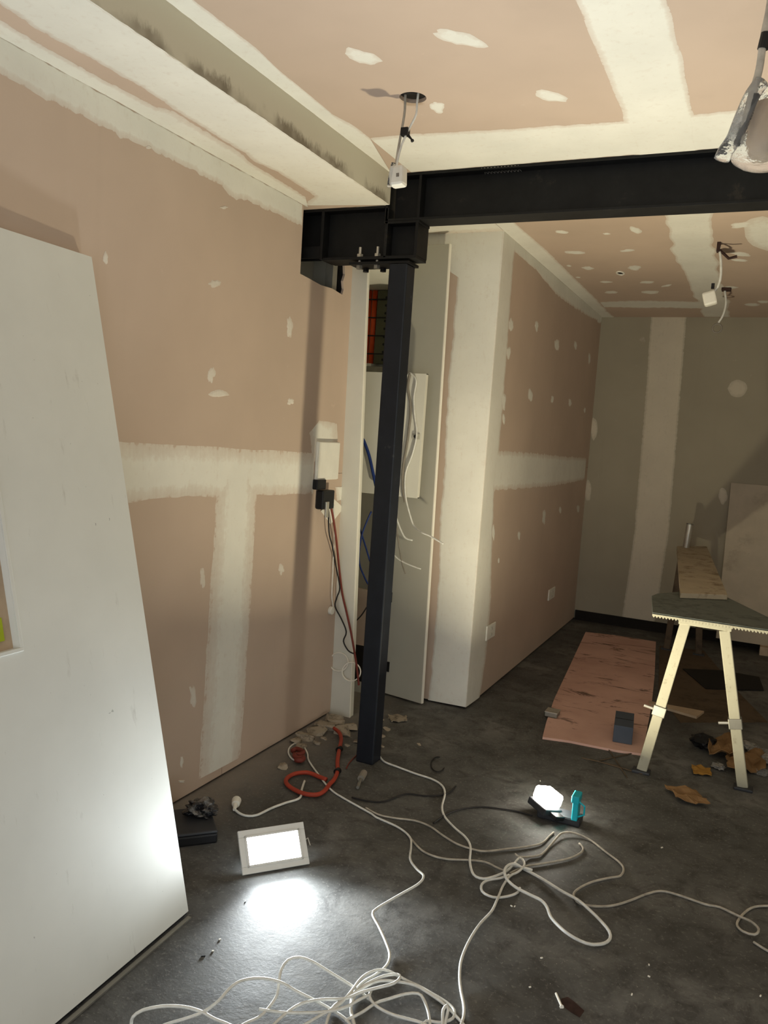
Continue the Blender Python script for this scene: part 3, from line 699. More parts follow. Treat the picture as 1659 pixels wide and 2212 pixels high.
cable('switchboard_cable', G(yc, (855, 1100), (856, 1134), (861, 1172), (868, 1215), (876, 1240)), 0.004, 'cablegrey', 'dull grey cable end dangling beside the post below the switchboard door', group=g1)
cable('switchboard_cable', G(yc, (846, 1193), (861, 1208), (884, 1220), (909, 1229)), 0.004, 'cord', 'lowest white cable end poking out sideways beside the post', group=g1)
g2 = 'blue cables inside the cupboard'
cable('blue_cable', G(4.12, (783, 948), (787, 955), (797, 983), (805, 1018), (812, 1050)), 0.009, 'blue', 'thick blue cable crossing the white switchboard face beside the jamb', group=g2)
cable('blue_cable', G(4.12, (777, 1120), (777, 1139), (787, 1172), (794, 1195), (800, 1215)), 0.005, 'blue', 'thin blue cable low in the cupboard, bending toward the post', group=g2)
cable('blue_cable', G(4.11, (802, 1105), (793, 1125), (782, 1155), (776, 1190), (777, 1220), (787, 1246), (795, 1262)), 0.005, 'blue', 'thin blue cable low in the cupboard, looping back behind the jamb', group=g2)
cable('blue_cable', G(4.05, (792, 1312), (780, 1330), (760, 1350), (745, 1362), (730, 1372)), 0.004, 'blackrubber', 'dark stiff cable end poking across the white jamb', group=g2)
t = thing('junction_box', 'brownish board box low in the cupboard behind the jamb', 'box', (-2.2, 4.30, 0))
MB().box((-2.40, 4.28, 0.28), (-2.03, 4.30, 0.62)).build('upper_panel', 'pink', t)
MB().box((-2.40, 4.28, 0.06), (-2.03, 4.32, 0.28)).build('opening', 'dark', t)
MB().box((-2.40, 4.26, 0.0), (-2.03, 4.32, 0.06)).build('sill_block', 'cupgrey', t)

# ------------------------------------------------------------------ small services on the left wall
fb = [atx(px, py, XL) for px, py in ((680, 953), (730, 953), (728, 1040), (678, 1037))]
t = thing('isolator_box', 'white plastic service box fixed on the pink wall beside the jamb', 'box', (XL, fb[0][1], fb[3][2]))
MB().box((XL, fb[0][1] + 0.012, fb[3][2]), (XL + 0.016, fb[1][1] - 0.008, fb[0][2])).build('body', 'white', t, 0.005)
MB().box((XL + 0.016, fb[0][1] + 0.014, fb[3][2] + 0.003), (XL + 0.020, fb[1][1] - 0.010, fb[0][2] - 0.003)).build('cover', 'white', t, 0.002)
W_ = lambda off, *ps: [atx(px, py, XL + off) for px, py in ps]
pc = W_(0.03, (707, 1078))[0]
t = thing('black_plug', 'black plug adaptor hanging under the white service box', 'plug', pc)
MB().box((XL + 0.002, pc[1] - 0.07, pc[2] - 0.05), (XL + 0.045, pc[1] + 0.05, pc[2] + 0.045)).build('body', 'black', t, 0.006)
MB().box((XL + 0.002, pc[1] - 0.11, pc[2] + 0.05), (XL + 0.03, pc[1] - 0.02, pc[2] + 0.10)).build('upper_plug', 'black', t, 0.004)
MB().box((XL + 0.045, pc[1] - 0.05, pc[2] - 0.09), (XL + 0.055, pc[1] - 0.02, pc[2] - 0.01)).build('prong', 'chrome', t, 0.002)
q = W_(0.003, (693, 1104), (719, 1076), (742, 1097), (714, 1133))
o = MB().prism(q, (0.001, 0, 0)).build('paper_tag', 'paper'); tag(o, 'white paper tag hanging tilted behind the black plug', 'tag')
g3 = 'flexes hanging down the wall from the service box'
cable('hanging_flex', W_(0.035, (714, 1092), (720, 1120), (727, 1170)) + [aty(px, py, YN - 0.05) for px, py in ((733, 1230), (739, 1280), (748, 1320), (758, 1365), (766, 1410), (772, 1450), (775, 1480))], 0.006, 'red', 'thickest red-brown flex hanging from the black plug to the cupboard floor', group=g3)
cable('hanging_flex', W_(0.03, (709, 1095), (711, 1150), (718, 1180)) + [aty(px, py, YN - 0.07) for px, py in ((725, 1220), (734, 1268), (728, 1290), (724, 1310), (738, 1338), (748, 1365), (742, 1385), (752, 1405), (764, 1412))], 0.004, 'blackrubber', 'thin black kinked flex hanging beside the red-brown one', group=g3)
cable('hanging_flex', W_(0.012, (721, 1090), (722, 1150), (719, 1230), (717, 1290), (722, 1320)), 0.003, 'cord', 'thin white flex hanging straight down the pink wall', group=g3)
cable('hanging_flex', [aty(px, py, YN - 0.006) for px, py in ((752, 1068), (760, 1080), (763, 1110), (762, 1160), (761, 1240))], 0.003, 'cord', 'thin white flex hanging down the face of the grey jamb', group=g3)
for i, (cx_, cy_, r_) in enumerate(((732, 1430, 20), (759, 1451, 20))):
    pts = [aty(cx_ + r_ * math.cos(a_), cy_ + r_ * math.sin(a_), YN - 0.02 - 0.008 * i) for a_ in [2 * math.pi * k / 24 for k in range(24)]]
    o = MB().tube(pts, 0.0036, 6, closed=True).build('wire_loop', 'edge', smooth=True)
    tag(o, ['upper loop of white wire curled against the grey jamb', 'lower loop of white wire curled between the jamb and the post'][i], 'wire', 'white wire loops at the jamb')
c = atx(712, 1318, XL)
o = MB().cyl((XL, c[1], c[2]), (XL + 0.02, c[1], c[2]), 0.022, 14).build('wall_plug', 'white', bevel=0.003); tag(o, 'small round white plug low on the pink wall beside the jamb', 'plug')
for i, (px, py, w, h) in enumerate(((1058, 1363, 17, 30), (1190, 1282, 12, 22))):
    c = atx(px, py, XC); dy = float(atx(px + w / 2, py, XC)[1] - c[1]); dz = abs(float(atx(px, py + h / 2, XC)[2] - c[2]))
    t = thing('wall_socket', ['white wall socket low on the recess wall, beside the plastered column corner', 'white wall socket on the recess wall, farther from the column and higher'][i], 'socket', (XC, c[1], c[2] - dz), 'white sockets on the recess wall')
    MB().box((XC, c[1] - dy, c[2] - dz), (XC + 0.010, c[1] + dy, c[2] + dz)).build('plate', 'white', t, 0.003)
    for k in (-1, 1): MB().box((XC + 0.010, c[1] - 0.008, c[2] + k * dz * 0.4 - 0.008), (XC + 0.014, c[1] + 0.008, c[2] + k * dz * 0.4 + 0.008)).build('switch', 'cupgrey', t, 0.001)

# ------------------------------------------------------------------ white door leaf leaning on the left wall
DB = V(tuple(atz(407, 1968, 0.014))); DT = V(tuple(atx(198, 555, -1.972)))
du = (DT - DB); DH = du.length; du.normalize(); dw = V((0.035, -0.82, 0)).normalized(); dw = (dw - du * dw.dot(du)).normalized(); dnn = du.cross(dw)
if dnn.x < 0: dnn = -dnn
t = thing('door_leaf', 'tall scuffed white door leaf leaning against the pink wall', 'door', DB)
DWD = 0.86; r0, r1, s0, s1 = 0.492, 0.735, 0.945, 1.72
D = lambda m_, a_, b_: m_.obox(DB, dw, du, dnn, a_, b_)
m_ = MB(); T_ = -0.035
D(m_, (0, 0, T_), (r0, DH, 0)); D(m_, (r1, 0, T_), (DWD, DH, 0)); D(m_, (r0, 0, T_), (r1, s0, 0)); D(m_, (r0, s1, T_), (r1, DH, 0))
m_.build('leaf', 'door', t)
D(MB(), (r0, s0, T_ + 0.004), (r1, s1, -0.022)).build('recess_panel', 'timber', t)
m_ = MB(); D(m_, (r0 - 0.010, s0 - 0.010, 0), (r1 + 0.01, s0, 0.004)); D(m_, (r0 - 0.010, s0, 0), (r0, s1, 0.004)); D(m_, (r1, s0, 0), (r1 + 0.01, s1, 0.004)); D(m_, (r0 - 0.01, s1, 0), (r1 + 0.01, s1 + 0.01, 0.004))
m_.build('recess_bead', 'door', t, 0.001)
D(MB(), (r0 + 0.026, s0 + 0.025, -0.022), (r0 + 0.13, s0 + 0.085, -0.018)).build('tape', 'lime', t)
D(MB(), (0.004, -0.008, T_), (DWD, 0.0, -0.006)).build('gap_shade_strip', 'black', t)  # black strip painted as the shade of the gap under the leaf
e0 = V((DB.x + 0.010, DB.y - 0.01, 0)); 
o = MB().obox(e0, dw, V((dw.y, -dw.x, 0)) * -1, V((0, 0, 1)), (0, -0.004, 0.0), (0.9, 0.010, 0.006)).build('floor_packer', 'steelgrey'); tag(o, 'thin pale packing strip on the floor along the foot of the leaning white door', 'strip')

# ------------------------------------------------------------------ trestle, boards, things at the far end
zt = 0.79
t = thing('trestle', 'white plaster-splashed steel trestle carrying the grey board, closest to the camera', 'trestle', (-0.15, 4.05, 0), 'trestles')
fl_, frr = V(tuple(atz(1385, 1668, 0.0))), V(tuple(atz(1605, 1705, 0.0)))
tl, tr_ = V(tuple(aty(1481, 1343, 4.05))), V(tuple(aty(1566, 1357, 4.05)))
def leg(parent, a_, b_, w=0.024, d=0.016, mat='leg'):
    u_ = (b_ - a_).normalized(); s_ = u_.cross(V((0, 1, 0))).normalized(); n_ = u_.cross(s_)
    lg = MB().obox(a_ + u_ * 0.012, s_, n_, u_, (-w, -d, 0), (w, d, (b_ - a_).length - 0.01)).build('leg', mat, parent, 0.004)
    k = a_.lerp(b_, 0.42)
    MB().obox(k, s_, n_, u_, (-w - 0.006, -d - 0.006, -0.025), (w + 0.006, d + 0.006, 0.025)).build('clamp_collar', 'steelgrey', lg, 0.003)
    MB().cyl(k + s_ * (w + 0.004), k + s_ * (w + 0.05), 0.007, 10).build('clamp_pin', 'chrome', lg)
    MB().obox(V((a_.x, a_.y, 0)), V((1, 0, 0)), V((0, 1, 0)), V((0, 0, 1)), (-0.042, -0.03, 0), (0.042, 0.03, 0.014)).build('foot', 'lampgrey', lg, 0.004)
    return lg
leg(t, fl_, tl + V((0, 0, -0.01))); leg(t, frr, tr_ + V((0, 0, -0.01)))
MB().box((tl.x - 0.03, 4.03, tl.z - 0.012), (tr_.x + 0.03, 4.07, tl.z + 0.014)).build('head_bar', 'leg', t, 0.003)
fx0, fx1 = float(aty(1410, 1322, 4.02)[0]), 0.26
m_ = MB(); n_t = 46
zt0 = tl.z + 0.014
t = thing('serrated_board', 'grey weathered board with a pale saw-toothed front lip lying across the white trestle', 'board', (-0.1, 4.3, zt0))
pl = [atz(px, py, zt0 + 0.012) for px, py in ((1408, 1287), (1421, 1282), (1470, 1278), (1560, 1285), (1659, 1333))]
poly = [V((fx0 - 0.0, 4.02, zt0)), V((fx1, 4.02, zt0))] + [V((fx1, 4.22, zt0))] + [V((p_[0], p_[1], zt0)) for p_ in reversed(pl)]
MB().prism(poly, (0, 0, 0.012)).build('board', 'greyboard', t)
pr = [(fx0, zt0 + 0.014)]
for k in range(n_t + 1):
    x = fx0 + (fx1 - fx0) * k / n_t; pr.append((x, zt0 - 0.001)); 
    if k < n_t: pr.append((x + (fx1 - fx0) / n_t * 0.5, zt0 - 0.012))
pr.append((fx1, zt0 + 0.014))
m_ = MB()
for k in range(n_t):
    xa = fx0 + (fx1 - fx0) * k / n_t; xb = fx0 + (fx1 - fx0) * (k + 1) / n_t
    m_.prism([(xa, 4.015, zt0 + 0.006), (xb, 4.015, zt0 + 0.006), (xb, 4.015, zt0 - 0.001), ((xa + xb) / 2, 4.012, zt0 - 0.010), (xa, 4.015, zt0 - 0.001)], (0, 0.004, 0))
m_.build('toothed_lip', 'leg', t)
zp = zt0 + 0.014
pk = [atz(px, py, zp + 0.028) for px, py in ((1462, 1180), (1527, 1180), (1572, 1285), (1470, 1281))]
o = MB().prism([(p_[0], p_[1], zp) for p_ in pk], (0, 0, 0.028)).build('scaffold_plank', 'plank', bevel=0.003)
o = tag(o, 'long timber plank crusted with plaster, running from the grey board to the far trestle', 'plank')
yfar = float((pk[0][1] + pk[1][1]) / 2) - 0.25
t = thing('trestle', 'far dim steel trestle under the end of the long timber plank', 'trestle', (-0.45, yfar, 0), 'trestles')
leg(t, V((-0.54, yfar, 0)), V((-0.50, yfar, zp - 0.03)), mat='brownsheet'); leg(t, V((-0.30, yfar, 0)), V((-0.36, yfar, zp - 0.03)), mat='brownsheet')
MB().box((-0.54, yfar - 0.02, zp - 0.03), (-0.32, yfar + 0.02, zp - 0.001)).build('head_bar', 'plank', t, 0.003)
ry = yfar + 0.1; ra, rb = V(tuple(aty(1482, 1180, ry))), V(tuple(aty(1490, 1133, ry)))
ra.z = zp + 0.028
t = thing('metal_tube', 'short shiny metal tube standing at the far end of the plank', 'tube', ra)
MB().cyl(ra, rb, 0.026, 18).build('body', 'chrome', t, smooth=False); MB().cyl(rb, rb + V((0.001, 0, 0.008)), 0.027, 18).build('cap', 'steelgrey', t)
o = MB().prism([aty(px, py, 6.3) for px, py in ((1425, 1262), (1441, 1260), (1437, 1281), (1423, 1281))], (0, 0.05, 0)).build('offcut_block', 'timber'); 
bpy.data.objects.remove(o)
# sheet leaning on the back wall
lb, lt = aty(1538, 1400, 7.05), aty(1568, 1042, 7.29)
t = thing('plaster_sheet', 'dull grey plaster sheet leaning against the back wall behind the trestle', 'sheet', (lb[0], 7.05, 0.06))
xa = float(lb[0]) + 0.02
MB().hexa([(xa, 7.10, 0.07), (xa + 1.2, 7.10, 0.07), (xa + 1.2, 7.115, 0.07), (xa, 7.115, 0.07), (xa - 0.02, 7.293, lt[2]), (xa + 1.2, 7.293, lt[2]), (xa + 1.2, 7.306, lt[2]), (xa - 0.02, 7.306, lt[2])]).build('sheet', 'sheetgrey', t)
for x in (xa + 0.33, xa + 0.95): MB().box((x, 7.03, 0), (x + 0.10, 7.15, 0.07)).build('packer_block', 'timber', t, 0.003)
# pink sheet on the floor
ps = [atz(px, py, 0.012) for px, py in ((1172, 1592), (1180, 1560), (1197, 1510), (1230, 1440), (1265, 1365), (1330, 1372), (1417, 1386), (1414, 1460), (1408, 1520), (1388, 1628), (1330, 1620), (1280, 1610), (1230, 1600))]
o = MB().prism([(p_[0], p_[1], 0) for p_ in ps], (0, 0, 0.012)).build('floor_sheet', 'dirtypink'); tag(o, 'smeared pink plasterboard sheet lying flat on the floor by the recess wall', 'sheet')
b0, b1 = atz(1323, 1602, 0.013), atz(1362, 1604, 0.013)
t = thing('box', 'small blue-grey cardboard box standing on the pink floor sheet', 'box', (b0[0], b0[1], 0.013))
by_ = V((b0[0] + b1[0], b0[1] + b1[1], 0)).normalized(); bx_ = V((by_.y, -by_.x, 0)); bw_ = 0.098
MB().obox(V((b0[0], b0[1], 0)), bx_, by_, V((0, 0, 1)), (0, 0, 0.013), (bw_, 0.25, 0.105)).build('carton', 'bluegrey', t, 0.002)
MB().obox(V((b0[0], b0[1], 0)), bx_, by_, V((0, 0, 1)), (0.002, 0.118, 0.105), (bw_ - 0.002, 0.124, 0.1065)).build('lid_seam', 'black', t)
c = atz(1193, 1545, 0.012)
t = thing('tin', 'small pale metal tin on the near corner of the pink floor sheet', 'tin', (c[0], c[1], 0.012))
MB().box((c[0] - 0.035, c[1] - 0.04, 0.012), (c[0] + 0.035, c[1] + 0.04, 0.035)).build('body', 'steelgrey', t, 0.003)
MB().box((c[0] - 0.037, c[1] - 0.042, 0.035), (c[0] + 0.037, c[1] + 0.042, 0.041)).build('lid', 'chrome', t, 0.002)
# flat debris beneath and beyond the trestle
def flat(name, ps, h, mat, label, cat, group=None, z=0.0, wob=0.0):
    p_ = [V(tuple(atz(px, py, z + h))) for px, py in ps]
    o = MB().prism([(q_.x, q_.y, z) for q_ in p_], (0, 0, h)).build(name, mat)
    return tag(o, label, cat, group)
flat('plaster_offcut', ((1402, 1513), (1418, 1517), (1521, 1536), (1505, 1548), (1450, 1532), (1403, 1520)), 0.014, 'compgrey' if False else 'timber', 'narrow pale board offcut on the floor behind the trestle leg', 'offcut', z=0.0045)
flat('dark_mat', ((1475, 1444), (1560, 1448), (1640, 1462), (1650, 1490), (1560, 1488), (1525, 1487)), 0.006, 'dark', 'dark flat mat on the floor behind the trestle', 'mat', z=0.0045)
flat('brown_sheet', ((1425, 1395), (1520, 1405), (1600, 1500), (1659, 1560), (1470, 1560), (1422, 1500)), 0.004, 'brownsheet', 'dusty brown sheet spread on the floor between the trestle legs', 'sheet')
def crumple(name, ps, h, mat, label, cat, group=None, n=9, amp=0.018, seed=1.0):
    """a bent scrap: a thin sheet with folds, lying on the floor"""
    q_ = [V(tuple(atz(px, py, 0.012))) for px, py in ps]; A_, B_, C_, D_ = q_
    vs = []; 
    for i in range(n):
        for j_ in range(n):
            u, v = i / (n - 1), j_ / (n - 1)
            p = A_.lerp(B_, u).lerp(D_.lerp(C_, u), v)
            w = noise.noise(V((u * 3, v * 3, seed))); e_ = 0.12 * noise.noise(V((u * 4 + 3, v * 4, seed + 5)))
            p = p + (B_ - A_) * e_ * 0.6 + (D_ - A_) * e_ * 0.6
            vs.append(V((p.x, p.y, 0.004 + max(0, amp * (0.6 + w)))))
    N = n * n
    fs = [(i * n + j_, (i + 1) * n + j_, (i + 1) * n + j_ + 1, i * n + j_ + 1) for i in range(n - 1) for j_ in range(n - 1)]
    m_ = MB().add(vs, fs)
    o = m_.build(name, mat); s_ = o.modifiers.new('thick', 'SOLIDIFY'); s_.thickness = h; s_.offset = 0
    return tag(o, label, cat, group)
crumple('card_scrap', ((1434, 1700), (1500, 1712), (1533, 1742), (1470, 1732)), 0.003, 'card', 'crumpled brown card scrap on the floor in front of the trestle', 'card', seed=2.2, amp=0.03)
crumple('yellow_scrap', ((1494, 1652), (1534, 1660), (1537, 1675), (1498, 1670)), 0.004, 'yellow', 'small yellow card scrap on the floor between the trestle feet', 'card', seed=4.1, amp=0.014)
crumple('flattened_carton', ((1565, 1625), (1650, 1632), (1655, 1670), (1572, 1668)), 0.004, 'card', 'orange-brown flattened carton on the rubbish behind the trestle foot', 'card', seed=6.6, amp=0.045)
crumple('carton_flap', ((1525, 1605), (1590, 1600), (1585, 1640), (1530, 1632)), 0.003, 'card', 'dull brown carton flap lying on the rubbish between the trestle legs', 'card', seed=8.3, amp=0.06)
c = atz(1521, 1602, 0.03)
o = MB().blob((c[0], c[1], 0.032), (0.065, 0.07, 0.034), 0.35, 3, 2.4, 3.1).build('rubbish_bag', 'black'); tag(o, 'small crumpled black rubbish bag on the floor between the trestle legs', 'bag')
for i, (px, py, r_) in enumerate(((1618, 1612, 0.03), (1640, 1625, 0.036), (1655, 1640, 0.03), (1600, 1650, 0.02), (1552, 1655, 0.022), (1645, 1668, 0.025))):
    c = atz(px, py, r_ * 0.5)
    o = MB().blob((c[0], c[1], r_ * 0.55), (r_ * 1.3, r_ * 1.5, r_ * 0.55), 0.45, 3, 2.6, i * 3.3).build('plastic_scrap', 'film' if i % 2 else 'litter')
    tag(o, ['crumpled white scrap at the back of the rubbish by the trestle foot', 'crumpled clear plastic at the back of the rubbish by the trestle foot', 'crumpled white scrap at the frame edge beside the flattened carton',
            'tiny clear plastic scrap at the near edge of the carton flap', 'tiny white scrap beside the black rubbish bag', 'clear plastic scrap in front of the flattened carton'][i], 'rubbish', 'plastic scraps among the rubbish')
for i, (pa, pb) in enumerate((((1256, 1637), (1340, 1656)), ((1312, 1615), (1355, 1680)), ((1296, 1643), (1390, 1622)), ((1275, 1640), (1388, 1672)))):
    a_, b_ = atz(*pa, 0.004), atz(*pb, 0.004)
    o = MB().cyl(a_, b_, 0.003, 6).build('thin_batten', 'brownsheet')
    tag(o, ['short thin stick lying farthest from the trestle foot, end toward the pink sheet', 'thin stick pointing from the pink sheet corner toward the camera', 'thin stick crossing the others and ending at the trestle leg', 'longest thin stick, running to the white trestle foot'][i], 'stick', 'thin sticks on the floor')

# ------------------------------------------------------------------ hanging light leads
def ring_pts(c, r, n=20, nz=(0, 0)): return [V((c[0] + r * math.cos(2 * math.pi * i / n), c[1] + r * math.sin(2 * math.pi * i / n), c[2])) for i in range(n)]
yp = 2.62
t = thing('hanging_lead', 'twin white lead with connector block hanging from a round ceiling hole before the beam', 'light fitting', (hole1[0], hole1[1], 2.44), 'hanging light leads')
MB().tube(smooth_path([V((hole1[0] - 0.03, hole1[1], 2.72)), V(tuple(aty(875, 225, yp)))] + [V(tuple(aty(px, py, yp))) for px, py in ((873, 250), (866, 290), (859, 330), (853, 368))]), 0.0045, 8).build('lead', 'dustcord', t, smooth=True)
MB().tube(smooth_path([V((hole1[0] + 0.02, hole1[1], 2.72)), V(tuple(aty(901, 222, yp)))] + [V(tuple(aty(px, py, yp))) for px, py in ((899, 247), (886, 274), (876, 294), (866, 318), (859, 345), (856, 368))]), 0.004, 8).build('lead', 'cord', t, smooth=True)
p_ = V(tuple(aty(876, 286, yp))); q_ = V(tuple(aty(890, 302, yp)))
MB().obox(p_, V((1, 0, 0)), V((0, 1, 0)), V((0, 0, 1)), (-0.014, -0.012, -0.012), (0.012, 0.012, 0.014)).cyl(p_, q_, 0.007, 8, 0.003).cyl(q_, q_ + V((0.003, 0, -0.006)), 0.006, 8).build('tape_wrap', 'black', t, 0.003)
c = V(tuple(aty(860, 382, yp)))
MB().obox(c, V((1, 0, 0.06)), V((0, 1, 0)), V((-0.06, 0, 1)), (-0.026, -0.024, -0.034), (0.027, 0.024, 0.034)).build('connector', 'white', t, 0.010)
MB().obox(c, V((1, 0, 0.06)), V((0, 1, 0)), V((-0.06, 0, 1)), (0.004, -0.026, -0.008), (0.014, -0.023, 0.004)).build('socket_slot', 'cablegrey', t)
MB().tube(smooth_path([V(tuple(aty(px, py, yp - 0.02))) for px, py in ((850, 352), (845, 375), (842, 392), (841, 404))]), [0.010] * 3 + [0.008] * 99 if False else 0.008, 8).build('film_sleeve', 'film', t, smooth=True)
for i, (hx_, pts_, con) in enumerate((((1552, 524), ((1553, 530), (1557, 560), (1557, 595), (1550, 620), (1540, 632)), (1533, 645)), ((1566, 622), ((1566, 630), (1568, 655), (1562, 680), (1552, 697)), (1549, 709)))):
    hc = atz(*hx_, ZC); yy = float(hc[1])
    t = thing('hanging_lead', ['single white lead with a white connector block hanging from the far ceiling strip', 'single white lead ending in a small ring, hanging from the far ceiling'][i], 'light fitting', (hc[0], hc[1], 2.3), 'hanging light leads')
    MB().tube(smooth_path([V((hc[0], hc[1], ZC))] + [V(tuple(aty(px, py, yy))) for px, py in pts_]), 0.007, 8).build('lead', 'cord', t, smooth=True)
    c = V(tuple(aty(*con, yy)))
    if i == 0:
        MB().obox(c, V((1, 0, 0.3)).normalized(), V((0, 1, 0)), V((-0.3, 0, 1)).normalized(), (-0.033, -0.03, -0.036), (0.035, 0.03, 0.036)).build('connector', 'white', t, 0.010)
        k = V(tuple(aty(1540, 618, yy))); MB().obox(k, V((1, 0, 0)), V((0, 1, 0)), V((0, 0, 1)), (-0.008, -0.01, -0.014), (0.008, 0.01, 0.014)).build('tape_wrap', 'black', t)
        k = V(tuple(aty(1564, 543, yy))); MB().box((hc[0] - 0.005, yy - 0.02, ZC - 0.05), (hc[0] + 0.012, yy + 0.02, ZC - 0.001)).tube([(hc[0], yy, ZC - 0.03), (hc[0] + 0.06, yy, ZC - 0.085), (hc[0] + 0.10, yy, ZC - 0.075)], 0.008, 6).build('bracket', 'rust', t)
    else:
        MB().tube([c + V((0.03 * math.cos(a_), 0, 0.03 * math.sin(a_))) for a_ in [2 * math.pi * k / 20 for k in range(20)]], 0.006, 8, closed=True).build('ring', 'cablegrey', t, smooth=True)
        MB().box((hc[0] - 0.02, yy - 0.03, ZC - 0.02), (hc[0] + 0.04, yy + 0.03, ZC - 0.001)).build('ceiling_plate', 'rust', t, 0.003)
# wrapped fitting near the right edge of the frame
yg = 2.2
t = thing('wrapped_lamp_lead', 'hanging lead with a plastic-wrapped lamp fitting close to the camera', 'light fitting', aty(1640, 340, yg))
g_ = lambda px, py, d=0.0: V(tuple(aty(px, py, yg + d)))
MB().tube(smooth_path([V((g_(1668, -20).x, yg, ZC)), g_(1662, 20), g_(1650, 80), g_(1640, 150), g_(1626, 200), g_(1612, 260), g_(1600, 310)]), 0.009, 10).build('lead', 'dustcord', t, smooth=True)
MB().cyl(g_(1656, 72), g_(1648, 106), 0.013, 12).build('tape_wrap', 'black', t)
MB().tube(smooth_path([g_(1645, 178, -0.01), g_(1625, 205, -0.015), g_(1605, 250, -0.015), g_(1585, 300, -0.015), g_(1568, 325, -0.015), g_(1559, 345, -0.015)]), 0.019, 10).build('plastic_sleeve', 'film', t, smooth=True)
MB().tube(smooth_path([g_(1632, 205), g_(1618, 250), g_(1604, 290), g_(1592, 312)]), 0.010, 8).build('terminal_block', 'black', t, smooth=True)
cb = g_(1652, 268, 0.03)
bl = MB(); prof = [(0.0, 0.040), (0.03, 0.052), (0.06, 0.070), (0.09, 0.075), (0.115, 0.066), (0.125, 0.04), (0.128, 0.0)]
vs = []; ns = 24
ax = (g_(1640, 345) - g_(1665, 195)).normalized()
pA = g_(1668, 195, 0.03); xx = ax.orthogonal().normalized(); yy_ = ax.cross(xx)
for z_, r_ in prof:
    for k in range(ns):
        a_ = 2 * math.pi * k / ns; w = 1 + 0.10 * noise.noise(V((math.cos(a_) * 2, math.sin(a_) * 2, z_ * 20)))
        vs.append(pA + ax * z_ * 1.45 + (xx * math.cos(a_) + yy_ * math.sin(a_)) * r_ * w)
bl.add(vs, [(i * ns + k, i * ns + (k + 1) % ns, (i + 1) * ns + (k + 1) % ns, (i + 1) * ns + k) for i in range(len(prof) - 1) for k in range(ns)])
bl.build('plastic_bag', 'film', t, smooth=True)
MB().tube([pA + ax * 0.03, pA + ax * 0.07, pA + ax * 0.12, pA + ax * 0.15], [0.026, 0.036, 0.036, 0.026], 18).build('lamp_shade', 'timber', t, smooth=True)

# ------------------------------------------------------------------ cords on the floor
def fl(*ps, z=0.006):
    out = []
    for p_ in ps:
        zz = p_[2] if len(p_) > 2 else z
        out.append(V(tuple(atz(p_[0], p_[1], zz))))
    return out
cordA = fl((649, 1645), (632, 1640), (623, 1626), (627, 1613), (640, 1606), (655, 1612), (664, 1628), (667, 1643), (687, 1672), (713, 1704), (742, 1724), (803, 1758), (812, 1765), (860, 1787), (885, 1808), (888, 1829, 0.012), (886, 1856, 0.03), (900, 1877, 0.045),
           (915, 1892, 0.05), (903, 1910, 0.05), (860, 1935, 0.04), (815, 1962, 0.03), (805, 1975, 0.028), (818, 2001, 0.02), (833, 2034, 0.012), (842, 2064), (833, 2088), (806, 2109), (785, 2121), (764, 2145), (758, 2175), (766, 2215), (775, 2245))
coilJ = fl((278, 2240), (283, 2212), (287, 2197, 0.03), (307, 2183, 0.04), (350, 2174, 0.045), (397, 2175, 0.04), (434, 2185, 0.03), (463, 2201, 0.02), (491, 2212), (540, 2235))
coilK = fl((330, 2225), (361, 2212), (405, 2199, 0.02), (441, 2185, 0.03), (473, 2161, 0.05), (495, 2136, 0.06), (520, 2119, 0.065), (560, 2113, 0.06), (604, 2121, 0.05), (640, 2141, 0.03), (672, 2157, 0.02), (712, 2179), (750, 2205), (770, 2240))
coilL = fl((800, 2160, 0.012), (763, 2132, 0.02), (712, 2100, 0.035), (676, 2078, 0.05), (647, 2068, 0.055), (622, 2074, 0.05), (607, 2096, 0.04), (602, 2125, 0.03), (598, 2150, 0.02), (582, 2175, 0.012), (560, 2197), (528, 2212), (490, 2238))
coilM = fl((575, 2235), (593, 2212), (622, 2186, 0.012), (651, 2168, 0.02), (694, 2159, 0.024), (745, 2157, 0.024), (781, 2143, 0.03), (818, 2133, 0.035), (851, 2124, 0.04), (864, 2112, 0.04), (858, 2105, 0.04), (830, 2108, 0.035), (794, 2124, 0.03), (773, 2139, 0.024), (761, 2167, 0.015), (758, 2188), (768, 2225))
coilN = fl((640, 2225), (690, 2195, 0.012), (730, 2172, 0.02), (760, 2140, 0.026), (776, 2118, 0.03), (794, 2103, 0.03), (818, 2095, 0.028), (840, 2098, 0.026), (880, 2119, 0.02), (905, 2130), (933, 2146), (963, 2164), (981, 2182), (978, 2200), (951, 2209), (921, 2206), (906, 2222))
coilO = fl((700, 2230), (716, 2180, 0.012), (740, 2161, 0.02), (770, 2142, 0.026), (815, 2120, 0.03), (861, 2121, 0.024), (897, 2129, 0.018), (933, 2150, 0.012), (958, 2168), (980, 2190), (1002, 2214), (1020, 2240))
coilP = fl((745, 2205), (780, 2188, 0.012), (812, 2167, 0.016), (839, 2158, 0.018), (876, 2147, 0.018), (903, 2146, 0.016), (915, 2158, 0.012), (924, 2182), (928, 2205), (930, 2240))
coilQ = fl((802, 2140, 0.02), (798, 2152, 0.02), (809, 2170, 0.016), (839, 2188, 0.012), (876, 2200), (909, 2209), (940, 2225))
coilR = fl((955, 2225), (956, 2203, 0.012), (957, 2182, 0.025), (965, 2172, 0.03), (968, 2182, 0.025), (963, 2203, 0.012), (960, 2225))
coilS = fl((560, 2180, 0.01), (600, 2186, 0.012), (640, 2188, 0.012), (700, 2186, 0.016), (745, 2176, 0.016), (775, 2160, 0.02), (800, 2148, 0.02))
cable('extension_cord', [cordA, coilJ, coilK, coilL, coilM, coilN, coilO, coilP, coilQ, coilR, coilS], 0.0042, 'cord', 'white extension cord from the wall corner to the big tangled coil nearest the camera', 'cord', 'white cords on the floor')
